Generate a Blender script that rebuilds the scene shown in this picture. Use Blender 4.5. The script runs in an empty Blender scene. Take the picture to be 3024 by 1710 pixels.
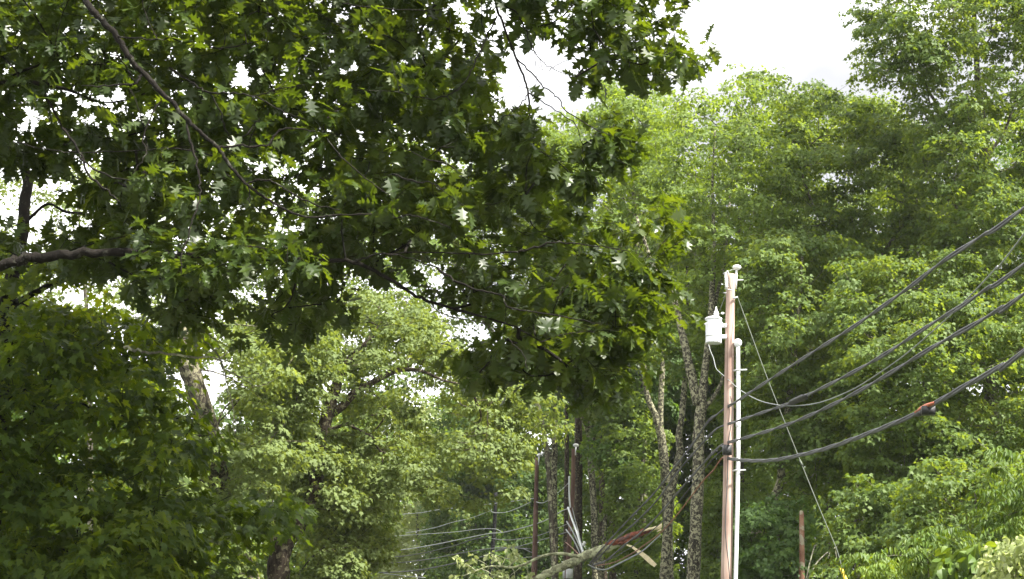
import bpy, math
import numpy as np
from mathutils import Matrix, Vector

# ------------------------------------------------------------------ camera, sky, sun
sc = bpy.context.scene
COL = sc.collection
W, H, F = 3024.0, 1710.0, 4200.0
PITCH, ROLL, EYE = math.radians(13.4), math.radians(2.2), 1.6
cam_data = bpy.data.cameras.new("camera")
cam_data.sensor_width = 36.0
cam_data.lens = 36.0 * F / W
cam_data.clip_start, cam_data.clip_end = 0.1, 3000.0
cam = bpy.data.objects.new("camera", cam_data)
COL.objects.link(cam)
ROT = Matrix.Rotation(math.pi / 2 + PITCH, 3, 'X') @ Matrix.Rotation(ROLL, 3, 'Z')
cam.matrix_world = Matrix.Translation((0, 0, EYE)) @ ROT.to_4x4()
sc.camera = cam

SUN_EL, SUN_AZ = math.radians(56), math.radians(124)      # azimuth clockwise from +Y (view direction)
world = bpy.data.worlds.new("World")
sc.world = world
world.use_nodes = True
nt = world.node_tree
nt.nodes.clear()
wo = nt.nodes.new('ShaderNodeOutputWorld')
bg = nt.nodes.new('ShaderNodeBackground')
bg.inputs['Strength'].default_value = 0.12
sky = nt.nodes.new('ShaderNodeTexSky')
sky.sky_type = 'NISHITA'
sky.sun_disc = False
sky.sun_elevation = SUN_EL
sky.sun_rotation = SUN_AZ
tc = nt.nodes.new('ShaderNodeTexCoord')
cn = nt.nodes.new('ShaderNodeTexNoise')
cn.inputs['Scale'].default_value = 2.6
cn.inputs['Detail'].default_value = 7
cr = nt.nodes.new('ShaderNodeValToRGB')
cr.color_ramp.elements[0].position = 0.22
cr.color_ramp.elements[0].color = (0.94, 0.94, 0.94, 1)
cr.color_ramp.elements[1].position = 0.52
cr.color_ramp.elements[1].color = (1, 1, 1, 1)
cc = nt.nodes.new('ShaderNodeValToRGB')                 # cloud brightness, grey to white
cc.color_ramp.elements[0].position = 0.34
cc.color_ramp.elements[0].color = (1.95, 1.98, 2.06, 1)
cc.color_ramp.elements[1].position = 0.68
cc.color_ramp.elements[1].color = (7.7, 7.7, 7.75, 1)
cn2 = nt.nodes.new('ShaderNodeTexNoise')
cn2.inputs['Scale'].default_value = 3.7
cn2.inputs['Detail'].default_value = 3.5
mx = nt.nodes.new('ShaderNodeMix')
mx.data_type = 'RGBA'
L = nt.links.new
L(tc.outputs['Generated'], cn.inputs['Vector'])
cmap = nt.nodes.new('ShaderNodeMapping')
cmap.inputs['Location'].default_value = (6.8, 0, 0)
L(tc.outputs['Generated'], cmap.inputs['Vector'])
L(cmap.outputs[0], cn2.inputs['Vector'])
L(cn.outputs['Fac'], cr.inputs['Fac'])
L(cn2.outputs['Fac'], cc.inputs['Fac'])
L(cr.outputs['Color'], mx.inputs[0])
L(sky.outputs['Color'], mx.inputs[6])
L(cc.outputs['Color'], mx.inputs[7])
L(mx.outputs[2], bg.inputs['Color'])
L(bg.outputs['Background'], wo.inputs['Surface'])

sun_data = bpy.data.lights.new("sun", 'SUN')
sun_data.energy = 4.5
sun_data.angle = math.radians(3.0)
sun_data.color = (1.0, 0.955, 0.87)
sun = bpy.data.objects.new("sun", sun_data)
COL.objects.link(sun)
sd = Vector((math.sin(SUN_AZ) * math.cos(SUN_EL), math.cos(SUN_AZ) * math.cos(SUN_EL), math.sin(SUN_EL)))
sun.rotation_euler = sd.to_track_quat('Z', 'Y').to_euler()

sc.view_settings.view_transform = 'Standard'
sc.view_settings.look = 'None'
sc.view_settings.exposure = 2.0
sc.view_settings.gamma = 1.0
sc.view_settings.use_curve_mapping = False
sc.cycles.max_bounces = 6
sc.cycles.diffuse_bounces = 4
sc.cycles.glossy_bounces = 2
sc.cycles.transmission_bounces = 4
sc.cycles.use_denoising = True

# ------------------------------------------------------------------ helpers
RM = np.array(ROT)
def P(px, py, Y):
    """world points seen at photo pixel (px, py) at distance Y along the road axis"""
    px, py, Y = np.broadcast_arrays(np.asarray(px, float), np.asarray(py, float), np.asarray(Y, float))
    d = np.stack([(px - W / 2) / F, -(py - H / 2) / F, -np.ones_like(px)], -1) @ RM.T
    return d * (Y / d[..., 1])[..., None] + np.array([0, 0, EYE])

def plane_Y(px, py, a, b):
    """distance at which the ray of (px, py) meets the upright plane through plan points a and b"""
    px, py = np.asarray(px, float), np.asarray(py, float)
    d = np.stack([(px - W / 2) / F, -(py - H / 2) / F, -np.ones_like(px)], -1) @ RM.T
    nx, ny = -(b[1] - a[1]), (b[0] - a[0])
    t = (nx * a[0] + ny * a[1]) / (nx * d[:, 0] + ny * d[:, 1])
    return t * d[:, 1]

def norm(v):
    return v / np.maximum(np.linalg.norm(v, axis=-1, keepdims=True), 1e-9)

def link_mesh(name, verts, faces, mat, parent=None, smooth=False, attrs=None):
    """faces: (n,3) or (n,4) int array, or a list of tuples; world coordinates, parented keeping them"""
    me = bpy.data.meshes.new(name)
    if isinstance(faces, np.ndarray):
        nf, k = faces.shape
        me.vertices.add(len(verts))
        me.vertices.foreach_set('co', np.ascontiguousarray(verts, dtype=np.float32).ravel())
        me.loops.add(nf * k)
        me.loops.foreach_set('vertex_index', faces.astype(np.int32).ravel())
        me.polygons.add(nf)
        me.polygons.foreach_set('loop_start', np.arange(0, nf * k, k, dtype=np.int32))
        me.update(calc_edges=True)
    else:
        me.from_pydata([tuple(v) for v in verts], [], faces)
        me.update()
    if smooth:
        me.polygons.foreach_set('use_smooth', np.ones(len(me.polygons), dtype=bool))
    for an, av in (attrs or {}).items():
        a = me.attributes.new(an, 'FLOAT', 'POINT')
        a.data.foreach_set('value', np.ascontiguousarray(av, dtype=np.float32))
    me.materials.append(mat)
    o = bpy.data.objects.new(name, me)
    COL.objects.link(o)
    if parent is not None:
        o.parent = parent
        o.matrix_parent_inverse = world_inv(parent)
    return o

def world_inv(p):
    m = Matrix.Identity(4)
    chain = []
    while p is not None:
        chain.append(p)
        p = p.parent
    for q in reversed(chain):
        m = m @ q.matrix_parent_inverse @ Matrix.Translation(q.location)
    return m.inverted()

def thing(name, label, cat, loc, group=None):
    o = bpy.data.objects.new(name, None)
    o.empty_display_size = 0.3
    COL.objects.link(o)
    o.location = tuple(float(c) for c in loc)
    o['label'], o['category'] = label, cat
    if group: o['group'] = group
    return o

def tag(o, label, cat, group=None):
    o['label'], o['category'] = label, cat
    if group: o['group'] = group
    return o

def structure(o):
    o['kind'] = 'structure'
    return o

def tube(pts, rad, sides=8, rough=0.0, rng=None, caps=True):
    """tapered tube along a polyline -> (verts, quads+tris as list)"""
    pts = np.asarray(pts, float)
    rad = np.broadcast_to(np.asarray(rad, float), (len(pts),)).copy()
    tan = norm(np.gradient(pts, axis=0))
    n = np.cross(tan[0], [0.3, 0.9, 0.1])
    if np.linalg.norm(n) < 1e-3: n = np.cross(tan[0], [1, 0, 0])
    n = norm(n)
    V = []
    ang = np.arange(sides) * 2 * math.pi / sides
    for i in range(len(pts)):
        n = norm(n - tan[i] * (n @ tan[i]))
        b = np.cross(tan[i], n)
        r = rad[i] * (1 + (rough * rng.normal(size=sides) if rough else 0))
        V.append(pts[i] + (np.cos(ang) * r)[:, None] * n + (np.sin(ang) * r)[:, None] * b)
    V = np.concatenate(V)
    Fc = []
    for i in range(len(pts) - 1):
        for j in range(sides):
            k = (j + 1) % sides
            Fc.append((i * sides + j, i * sides + k, (i + 1) * sides + k, (i + 1) * sides + j))
    if caps:
        Fc.append(tuple(range(sides))[::-1])
        Fc.append(tuple((len(pts) - 1) * sides + j for j in range(sides)))
    return V, Fc

class MB:
    def __init__(s): s.v, s.f, s.n = [], [], 0
    def add(s, V, Fc):
        s.v.append(np.asarray(V, float)); s.f += [tuple(i + s.n for i in f) for f in Fc]; s.n += len(V); return s
    def tube(s, pts, rad, sides=8, **k): return s.add(*tube(pts, rad, sides, **k))
    def box(s, c, size, rot=0.0):
        c, h = np.asarray(c, float), np.asarray(size, float) / 2
        V = np.array([[x, y, z] for x in (-1, 1) for y in (-1, 1) for z in (-1, 1)], float) * h
        ca, sa = math.cos(rot), math.sin(rot)
        V = V @ np.array([[ca, sa, 0], [-sa, ca, 0], [0, 0, 1]]) + c
        return s.add(V, [(0, 1, 3, 2), (4, 6, 7, 5), (0, 4, 5, 1), (2, 3, 7, 6), (0, 2, 6, 4), (1, 5, 7, 3)])
    def lathe(s, c, axis, prof, sides=20):
        """profile [(height along axis, radius)]"""
        c, a = np.asarray(c, float), norm(np.asarray(axis, float))
        u = norm(np.cross(a, [0.2, 0.95, 0.1])); w = np.cross(a, u)
        ang = np.arange(sides) * 2 * math.pi / sides
        ring = np.cos(ang)[:, None] * u + np.sin(ang)[:, None] * w
        V = np.concatenate([c + a * h + ring * r for h, r in prof])
        Fc = [(i * sides + j, i * sides + (j + 1) % sides, (i + 1) * sides + (j + 1) % sides, (i + 1) * sides + j)
              for i in range(len(prof) - 1) for j in range(sides)]
        Fc.append(tuple(range(sides))[::-1]); Fc.append(tuple((len(prof) - 1) * sides + j for j in range(sides)))
        return s.add(V, Fc)
    def build(s, name, mat, parent=None, smooth=True):
        return link_mesh(name, np.concatenate(s.v), s.f, mat, parent, smooth)

def smooth_line(pts, n_per=6):
    """Catmull-Rom through the points (any dimension)"""
    p = np.asarray(pts, float)
    if len(p) < 3: return np.linspace(p[0], p[-1], n_per + 1)
    q = np.vstack([2 * p[0] - p[1], p, 2 * p[-1] - p[-2]])
    out = []
    for i in range(1, len(q) - 2):
        for t in np.arange(n_per) / n_per:
            a, b, c, d = q[i - 1], q[i], q[i + 1], q[i + 2]
            out.append(0.5 * (2 * b + (c - a) * t + (2 * a - 5 * b + 4 * c - d) * t * t + (3 * b - a - 3 * c + d) * t ** 3))
    out.append(p[-1])
    return np.array(out)

def vnoise(p, scale, seed):
    """value noise of 2-D or 3-D points, 0..1"""
    p = np.asarray(p, float) / scale
    i = np.floor(p).astype(np.int64); f = p - i; f = f * f * (3 - 2 * f)
    D = p.shape[1]; out = np.zeros(len(p))
    for c in range(2 ** D):
        w = np.ones(len(p)); h = np.full(len(p), seed * 7919, dtype=np.int64)
        for k in range(D):
            bit = (c >> k) & 1
            w *= f[:, k] if bit else 1 - f[:, k]
            h = (h * 73856093) ^ ((i[:, k] + bit) * (19349663, 83492791, 49979687)[k])
        h = (h ^ (h >> 13)) * 1274126177 & 0x7fffffff
        out += w * ((h >> 7) % 10007) / 10007.0
    return out

# ------------------------------------------------------------------ materials
def new_mat(name):
    m = bpy.data.materials.new(name); m.use_nodes = True
    t = m.node_tree; t.nodes.clear()
    out = t.nodes.new('ShaderNodeOutputMaterial')
    return m, t, out

def leaf_mat(name, dark, mid, light, under, trans=0.42, trans_col=None, rough=0.45, spec=0.5, tmul=1.0):
    m, t, out = new_mat(name)
    N, K = t.nodes.new, t.links.new
    a1 = N('ShaderNodeAttribute'); a1.attribute_name = 'leaf'
    a2 = N('ShaderNodeAttribute'); a2.attribute_name = 'clump'
    add = N('ShaderNodeMath'); add.operation = 'MULTIPLY_ADD'
    K(a1.outputs['Fac'], add.inputs[0]); add.inputs[1].default_value = 0.45
    mu = N('ShaderNodeMath'); mu.operation = 'MULTIPLY'; K(a2.outputs['Fac'], mu.inputs[0]); mu.inputs[1].default_value = 0.55
    K(mu.outputs[0], add.inputs[2])
    r = N('ShaderNodeValToRGB'); e = r.color_ramp.elements
    e[0].position = 0.12; e[0].color = (*dark, 1); e[1].position = 0.9; e[1].color = (*light, 1)
    x = e.new(0.5); x.color = (*mid, 1)
    K(add.outputs[0], r.inputs[0])
    geo = N('ShaderNodeNewGeometry')
    mixu = N('ShaderNodeMix'); mixu.data_type = 'RGBA'
    bf = N('ShaderNodeMath'); bf.operation = 'MULTIPLY'; bf.inputs[1].default_value = 0.6
    K(geo.outputs['Backfacing'], bf.inputs[0]); K(bf.outputs[0], mixu.inputs[0])
    K(r.outputs[0], mixu.inputs[6]); mixu.inputs[7].default_value = (*under, 1)
    pr = N('ShaderNodeBsdfPrincipled')
    K(mixu.outputs[2], pr.inputs['Base Color'])
    pr.inputs['Roughness'].default_value = rough
    pr.inputs['Specular IOR Level'].default_value = spec
    tr = N('ShaderNodeBsdfTranslucent')
    tm = N('ShaderNodeMix'); tm.data_type = 'RGBA'; tm.blend_type = 'MULTIPLY'; tm.inputs[0].default_value = 1
    K(r.outputs[0], tm.inputs[6]); tc_ = trans_col or (2.3, 1.9, 0.7)
    tm.inputs[7].default_value = (*tc_, 1)
    tm.clamp_result = False
    K(tm.outputs[2], tr.inputs['Color'])
    ms = N('ShaderNodeMixShader'); ms.inputs[0].default_value = trans
    K(pr.outputs[0], ms.inputs[1]); K(tr.outputs[0], ms.inputs[2]); K(ms.outputs[0], out.inputs['Surface'])
    return m

def solid(name, col, rough=0.6, metal=0.0, var=0.15, scale=8.0, bump=0.0):
    m, t, out = new_mat(name)
    N, K = t.nodes.new, t.links.new
    c = N('ShaderNodeTexCoord'); n = N('ShaderNodeTexNoise'); n.inputs['Scale'].default_value = scale; n.inputs['Detail'].default_value = 6
    K(c.outputs['Object'], n.inputs['Vector'])
    r = N('ShaderNodeValToRGB')
    r.color_ramp.elements[0].position = 0.3; r.color_ramp.elements[1].position = 0.7
    r.color_ramp.elements[0].color = (*[x * (1 - var) for x in col], 1)
    r.color_ramp.elements[1].color = (*[min(1, x * (1 + var)) for x in col], 1)
    K(n.outputs['Fac'], r.inputs[0])
    pr = N('ShaderNodeBsdfPrincipled'); K(r.outputs[0], pr.inputs['Base Color'])
    pr.inputs['Roughness'].default_value = rough; pr.inputs['Metallic'].default_value = metal
    if bump:
        b = N('ShaderNodeBump'); b.inputs['Strength'].default_value = bump; b.inputs['Distance'].default_value = 0.03
        K(n.outputs['Fac'], b.inputs['Height']); K(b.outputs[0], pr.inputs['Normal'])
    K(pr.outputs[0], out.inputs['Surface'])
    return m

def bark_mat(name, dark, mid, lichen, lich_amt=0.5, scale=5.0, stretch=0.35):
    m, t, out = new_mat(name)
    N, K = t.nodes.new, t.links.new
    c = N('ShaderNodeTexCoord'); mp = N('ShaderNodeMapping'); mp.inputs['Scale'].default_value = (1, 1, stretch)
    K(c.outputs['Object'], mp.inputs['Vector'])
    n1 = N('ShaderNodeTexNoise'); n1.inputs['Scale'].default_value = scale * 1.6; n1.inputs['Detail'].default_value = 8; n1.inputs['Roughness'].default_value = 0.7
    K(mp.outputs[0], n1.inputs['Vector'])
    r1 = N('ShaderNodeValToRGB'); r1.color_ramp.elements[0].position = 0.38; r1.color_ramp.elements[1].position = 0.62
    r1.color_ramp.elements[0].color = (*dark, 1); r1.color_ramp.elements[1].color = (*mid, 1)
    K(n1.outputs['Fac'], r1.inputs[0])
    n2 = N('ShaderNodeTexNoise'); n2.inputs['Scale'].default_value = scale * 1.1; n2.inputs['Detail'].default_value = 5; n2.inputs['Roughness'].default_value = 0.65
    K(c.outputs['Object'], n2.inputs['Vector'])
    r2 = N('ShaderNodeValToRGB'); r2.color_ramp.elements[0].position = 0.60 - 0.22 * lich_amt; r2.color_ramp.elements[1].position = 0.66 - 0.22 * lich_amt
    K(n2.outputs['Fac'], r2.inputs[0])
    mxx = N('ShaderNodeMix'); mxx.data_type = 'RGBA'
    K(r2.outputs[0], mxx.inputs[0]); K(r1.outputs[0], mxx.inputs[6]); mxx.inputs[7].default_value = (*lichen, 1)
    pr = N('ShaderNodeBsdfPrincipled'); pr.inputs['Roughness'].default_value = 0.9; pr.inputs['Specular IOR Level'].default_value = 0.15
    K(mxx.outputs[2], pr.inputs['Base Color'])
    b = N('ShaderNodeBump'); b.inputs['Strength'].default_value = 0.8; b.inputs['Distance'].default_value = 0.05
    K(n1.outputs['Fac'], b.inputs['Height']); K(b.outputs[0], pr.inputs['Normal'])
    K(pr.outputs[0], out.inputs['Surface'])
    return m

M = {
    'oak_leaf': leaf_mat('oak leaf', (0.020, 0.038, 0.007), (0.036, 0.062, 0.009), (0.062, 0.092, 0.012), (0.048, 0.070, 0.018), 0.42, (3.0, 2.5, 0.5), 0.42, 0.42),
    'maple_leaf': leaf_mat('maple leaf', (0.025, 0.048, 0.007), (0.054, 0.095, 0.011), (0.115, 0.165, 0.015), (0.045, 0.075, 0.016), 0.5, (3.0, 2.4, 0.4), 0.55, 0.2),
    'arch_leaf': leaf_mat('roadside maple leaf', (0.078, 0.112, 0.026), (0.134, 0.178, 0.042), (0.210, 0.258, 0.066), (0.14, 0.19, 0.07), 0.46, (1.5, 1.4, 0.7), 0.6, 0.25),
    'wood_leaf': leaf_mat('woodland leaf', (0.060, 0.099, 0.018), (0.108, 0.163, 0.028), (0.186, 0.246, 0.046), (0.10, 0.16, 0.045), 0.48, (1.8, 1.6, 0.6), 0.55, 0.25),
    'bright_leaf': leaf_mat('bright woodland leaf', (0.074, 0.125, 0.022), (0.128, 0.195, 0.034), (0.195, 0.275, 0.052), (0.13, 0.19, 0.05), 0.50, (1.7, 1.5, 0.55), 0.55, 0.25),
    'cool_leaf': leaf_mat('cool green leaf', (0.044, 0.092, 0.020), (0.078, 0.145, 0.030), (0.135, 0.210, 0.042), (0.085, 0.14, 0.045), 0.45, (1.9, 1.7, 0.6), 0.55, 0.25),
    'dark_leaf': leaf_mat('wood leaf darkened for shade', (0.032, 0.066, 0.012), (0.058, 0.110, 0.018), (0.105, 0.170, 0.028), (0.06, 0.10, 0.03), 0.45, None, 0.6, 0.25),  # shade inside the wood is put into these darker leaf greens
    'far_leaf': leaf_mat('far leaf paled for haze', (0.22, 0.28, 0.10), (0.32, 0.38, 0.16), (0.42, 0.48, 0.23), (0.25, 0.30, 0.13), 0.45, (1.3, 1.2, 0.6), 0.6, 0.25),  # distance haze and sunlight are put into these pale leaf colours
    'pale_leaf': leaf_mat('wilting leaf', (0.16, 0.20, 0.07), (0.25, 0.30, 0.11), (0.42, 0.46, 0.22), (0.45, 0.48, 0.28), 0.35, (1.3, 1.3, 0.7), 0.6, 0.4),
    'shrub_leaf': leaf_mat('shrub leaf', (0.045, 0.088, 0.012), (0.080, 0.140, 0.018), (0.145, 0.215, 0.030), (0.11, 0.15, 0.04), 0.42, (1.8, 1.5, 0.4), 0.5, 0.3),
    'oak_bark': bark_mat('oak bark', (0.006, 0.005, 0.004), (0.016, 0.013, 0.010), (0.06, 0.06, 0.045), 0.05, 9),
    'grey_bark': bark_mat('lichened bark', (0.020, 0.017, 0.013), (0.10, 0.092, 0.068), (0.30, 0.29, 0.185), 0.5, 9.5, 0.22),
    'dark_bark': bark_mat('dark lichened bark', (0.016, 0.013, 0.010), (0.065, 0.056, 0.040), (0.17, 0.16, 0.10), 0.45, 9, 0.25),  # lichened bark in darker browns with duller lichen spots
    'brown_bark': bark_mat('brown bark', (0.014, 0.010, 0.008), (0.070, 0.054, 0.038), (0.16, 0.145, 0.09), 0.25, 8, 0.22),
    'wood_bark': bark_mat('woodland bark', (0.035, 0.030, 0.022), (0.12, 0.105, 0.080), (0.26, 0.26, 0.17), 0.35, 5),
    'limb_bark': bark_mat('downed limb bark', (0.13, 0.13, 0.08), (0.28, 0.28, 0.17), (0.44, 0.46, 0.28), 0.5, 4, 1.0),
    'heartwood': bark_mat('torn red wood', (0.10, 0.03, 0.02), (0.36, 0.13, 0.08), (0.12, 0.07, 0.06), 0.45, 6, 1.0),
    'splinter': solid('fresh split wood', (0.84, 0.72, 0.46), 0.8, 0, 0.15, 12, 0.2),
    'pole_wood': None,
    'galv': solid('galvanised steel', (0.42, 0.43, 0.42), 0.5, 0.5),
    'white_paint': solid('white painted steel', (0.74, 0.75, 0.77), 0.4, 0, 0.04, 3),
    'white_pvc': solid('white plastic conduit', (0.76, 0.78, 0.80), 0.35, 0, 0.04, 3),
    'porcelain': solid('porcelain', (0.70, 0.70, 0.68), 0.25, 0, 0.06),
    'black': solid('black plastic', (0.018, 0.018, 0.018), 0.5),
    'cable': solid('weathered black cable', (0.085, 0.085, 0.088), 0.55, 0, 0.3, 3),
    'cable_dark': solid('dark cable', (0.05, 0.052, 0.05), 0.6, 0, 0.3, 3),
    'bare': solid('bare aluminium wire', (0.24, 0.255, 0.24), 0.5, 0.3),
    'orange': solid('orange tape', (0.40, 0.12, 0.06), 0.6, 0, 0.3, 20),
    'rust': solid('rusty cable', (0.26, 0.12, 0.07), 0.7, 0, 0.35, 15),
    'guy': solid('guy strand', (0.065, 0.078, 0.055), 0.6, 0.0),
    'yellow': solid('yellow guard', (0.80, 0.55, 0.05), 0.5, 0, 0.05),
    'dead_wood': bark_mat('dead twig bark', (0.08, 0.075, 0.055), (0.22, 0.21, 0.16), (0.36, 0.37, 0.24), 0.4, 8),
    'red_stub': bark_mat('peeling red stub', (0.15, 0.07, 0.045), (0.30, 0.17, 0.11), (0.30, 0.27, 0.19), 0.35, 3, 0.6),
    'asphalt': solid('asphalt', (0.05, 0.05, 0.052), 0.9, 0, 0.2, 6),
    'line': solid('road paint', (0.70, 0.52, 0.08), 0.7, 0, 0.1),
    'earth': solid('leafy ground', (0.045, 0.060, 0.022), 0.95, 0, 0.5, 0.8, 0.3),
    'house': solid('dark siding', (0.035, 0.042, 0.055), 0.7, 0, 0.2),
    'roof': solid('dark shingle', (0.03, 0.033, 0.04), 0.8, 0, 0.2, 20),
    'glass': solid('window glass', (0.05, 0.06, 0.07), 0.08, 0, 0.1),
}
def pole_mat(name, a, b):
    m, t, out = new_mat(name)
    N, K = t.nodes.new, t.links.new
    c = N('ShaderNodeTexCoord'); mp = N('ShaderNodeMapping'); mp.inputs['Scale'].default_value = (28, 28, 0.7)
    K(c.outputs['Object'], mp.inputs['Vector'])
    n = N('ShaderNodeTexNoise'); n.inputs['Scale'].default_value = 1; n.inputs['Detail'].default_value = 8; K(mp.outputs[0], n.inputs['Vector'])
    n2 = N('ShaderNodeTexNoise'); n2.inputs['Scale'].default_value = 1.1; n2.inputs['Detail'].default_value = 3; K(c.outputs['Object'], n2.inputs['Vector'])
    ad = N('ShaderNodeMath'); ad.operation = 'MULTIPLY_ADD'; ad.inputs[1].default_value = 0.5
    K(n2.outputs['Fac'], ad.inputs[0])
    h = N('ShaderNodeMath'); h.operation = 'MULTIPLY'; h.inputs[1].default_value = 0.5; K(n.outputs['Fac'], h.inputs[0]); K(h.outputs[0], ad.inputs[2])
    r = N('ShaderNodeValToRGB'); r.color_ramp.elements[0].position = 0.36; r.color_ramp.elements[1].position = 0.6
    r.color_ramp.elements[0].color = (*a, 1); r.color_ramp.elements[1].color = (*b, 1); K(ad.outputs[0], r.inputs[0])
    pr = N('ShaderNodeBsdfPrincipled'); pr.inputs['Specular IOR Level'].default_value = 0.15; pr.inputs['Roughness'].default_value = 0.85; K(r.outputs[0], pr.inputs['Base Color'])
    bu = N('ShaderNodeBump'); bu.inputs['Strength'].default_value = 0.6; bu.inputs['Distance'].default_value = 0.02
    K(n.outputs['Fac'], bu.inputs['Height']); K(bu.outputs[0], pr.inputs['Normal']); K(pr.outputs[0], out.inputs['Surface'])
    return m
M['pole_wood'] = pole_mat('weathered pole wood', (0.19, 0.115, 0.09), (0.50, 0.375, 0.315))
M['pole_red'] = pole_mat('reddish pole wood', (0.085, 0.045, 0.036), (0.20, 0.125, 0.10))
M['pole_dark'] = pole_mat('creosoted pole wood', (0.003, 0.003, 0.003), (0.010, 0.010, 0.010))

# ------------------------------------------------------------------ leaf templates (x across, y along, z normal)
def template(half, fold=0.18, curl=0.10):
    """half outline [(x, y)] base to tip; strip of triangles from the midrib on both sides"""
    h = np.array(half, float)
    V, T = [], []
    for s in (1, -1):
        o = len(V)
        for x, y in h:
            V.append((s * x, y, fold * x - curl * y * y))
        for x, y in h:
            V.append((0, y, -curl * y * y))
        k = len(h)
        for i in range(k - 1):
            a, b, c, d = o + i, o + i + 1, o + k + i, o + k + i + 1
            for tri in ((c, a, b), (c, b, d)):
                T.append(tri if s == 1 else tri[::-1])
    V, T = np.array(V), np.array(T)
    keep = [t for t in T if np.linalg.norm(np.cross(V[t[1]] - V[t[0]], V[t[2]] - V[t[0]])) > 1e-6]
    return V, np.array(keep)

LEAF_OAK = template([(0.012, 0), (0.06, 0.14), (0.27, 0.22), (0.17, 0.29), (0.13, 0.34), (0.42, 0.50), (0.29, 0.52), (0.15, 0.54),
                     (0.14, 0.58), (0.38, 0.78), (0.24, 0.76), (0.12, 0.77), (0.15, 0.87), (0.0, 1.0)], 0.08, 0.16)
def fan(outline, fold=0.12, curl=0.15, base=(0, 0.0)):
    o = [(x, y) for x, y in outline] + [(-x, y) for x, y in outline[::-1] if abs(x) > 1e-6]
    V = [(base[0], base[1], 0)] + [(x, y, fold * abs(x) - curl * (y * y + 0.5 * x * x)) for x, y in o]
    T = [(0, i + 1, i + 2) for i in range(len(o) - 1)]
    return np.array(V, float), np.array([t[::1] for t in T])
LEAF_MAPLE = fan([(0.10, 0.0), (0.32, 0.02), (0.26, 0.14), (0.52, 0.42), (0.34, 0.42), (0.16, 0.45), (0.22, 0.66), (0.10, 0.70), (0.0, 1.0)], base=(0, 0.12))
LEAF_MAPLE = (LEAF_MAPLE[0], LEAF_MAPLE[1][:, ::-1])
LEAF_SMALL = fan([(0.28, 0.08), (0.46, 0.48), (0.18, 0.55), (0.0, 1.0)], base=(0, 0.05))
LEAF_SMALL = (LEAF_SMALL[0], LEAF_SMALL[1][:, ::-1])
LEAF_LANCE = template([(0.01, 0), (0.13, 0.3), (0.12, 0.6), (0.0, 1.0)], 0.25, 0.2)
LEAF_BROAD = template([(0.02, 0), (0.27, 0.22), (0.36, 0.5), (0.22, 0.78), (0.0, 1.0)], 0.2, 0.2)

def leaves_mesh(name, tpl, pos, t, n, size, leafr, clumpr, mat, parent):
    V, T = tpl
    t = norm(t); n = norm(n - t * (n * t).sum(-1, keepdims=True)); b = np.cross(t, n)
    R = np.stack([b, t, n], -1)                                    # columns
    z = np.random.default_rng(len(pos)).uniform(-0.4, 3.2, len(pos)); Vl = np.broadcast_to(V, (len(pos),) + V.shape).copy(); Vl[:, :, 2] *= z[:, None]
    Vw = np.einsum('nij,nvj->nvi', R, Vl) * size[:, None, None] + pos[:, None, :]
    N, k = len(pos), len(V)
    Fc = (T[None] + (np.arange(N) * k)[:, None, None]).reshape(-1, 3)
    return link_mesh(name, Vw.reshape(-1, 3), Fc, mat, parent, False,
                     {'leaf': np.repeat(leafr, k), 'clump': np.repeat(clumpr, k)})

# ------------------------------------------------------------------ crown growth
def in_poly(x, y, poly):
    p = np.asarray(poly, float); ins = np.zeros(len(x), bool)
    for (x0, y0), (x1, y1) in zip(p, np.roll(p, -1, 0)):
        c = (y0 > y) != (y1 > y)
        with np.errstate(divide='ignore', invalid='ignore'):
            ins ^= c & (x < (x1 - x0) * (y - y0) / (y1 - y0 + 1e-12) + x0)
    return ins
def edge_dist(x, y, poly):
    p = np.asarray(poly, float); q = np.stack([x, y], -1); best = np.full(len(x), 1e9)
    for a, b in zip(p, np.roll(p, -1, 0)):
        ab = b - a; tt = np.clip(((q - a) @ ab) / (ab @ ab + 1e-9), 0, 1)
        best = np.minimum(best, np.linalg.norm(q - a - tt[:, None] * ab, axis=1))
    return best
def area(poly):
    p = np.asarray(poly, float); x, y = p[:, 0], p[:, 1]
    return abs((x * np.roll(y, -1) - y * np.roll(x, -1)).sum()) / 2

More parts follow.
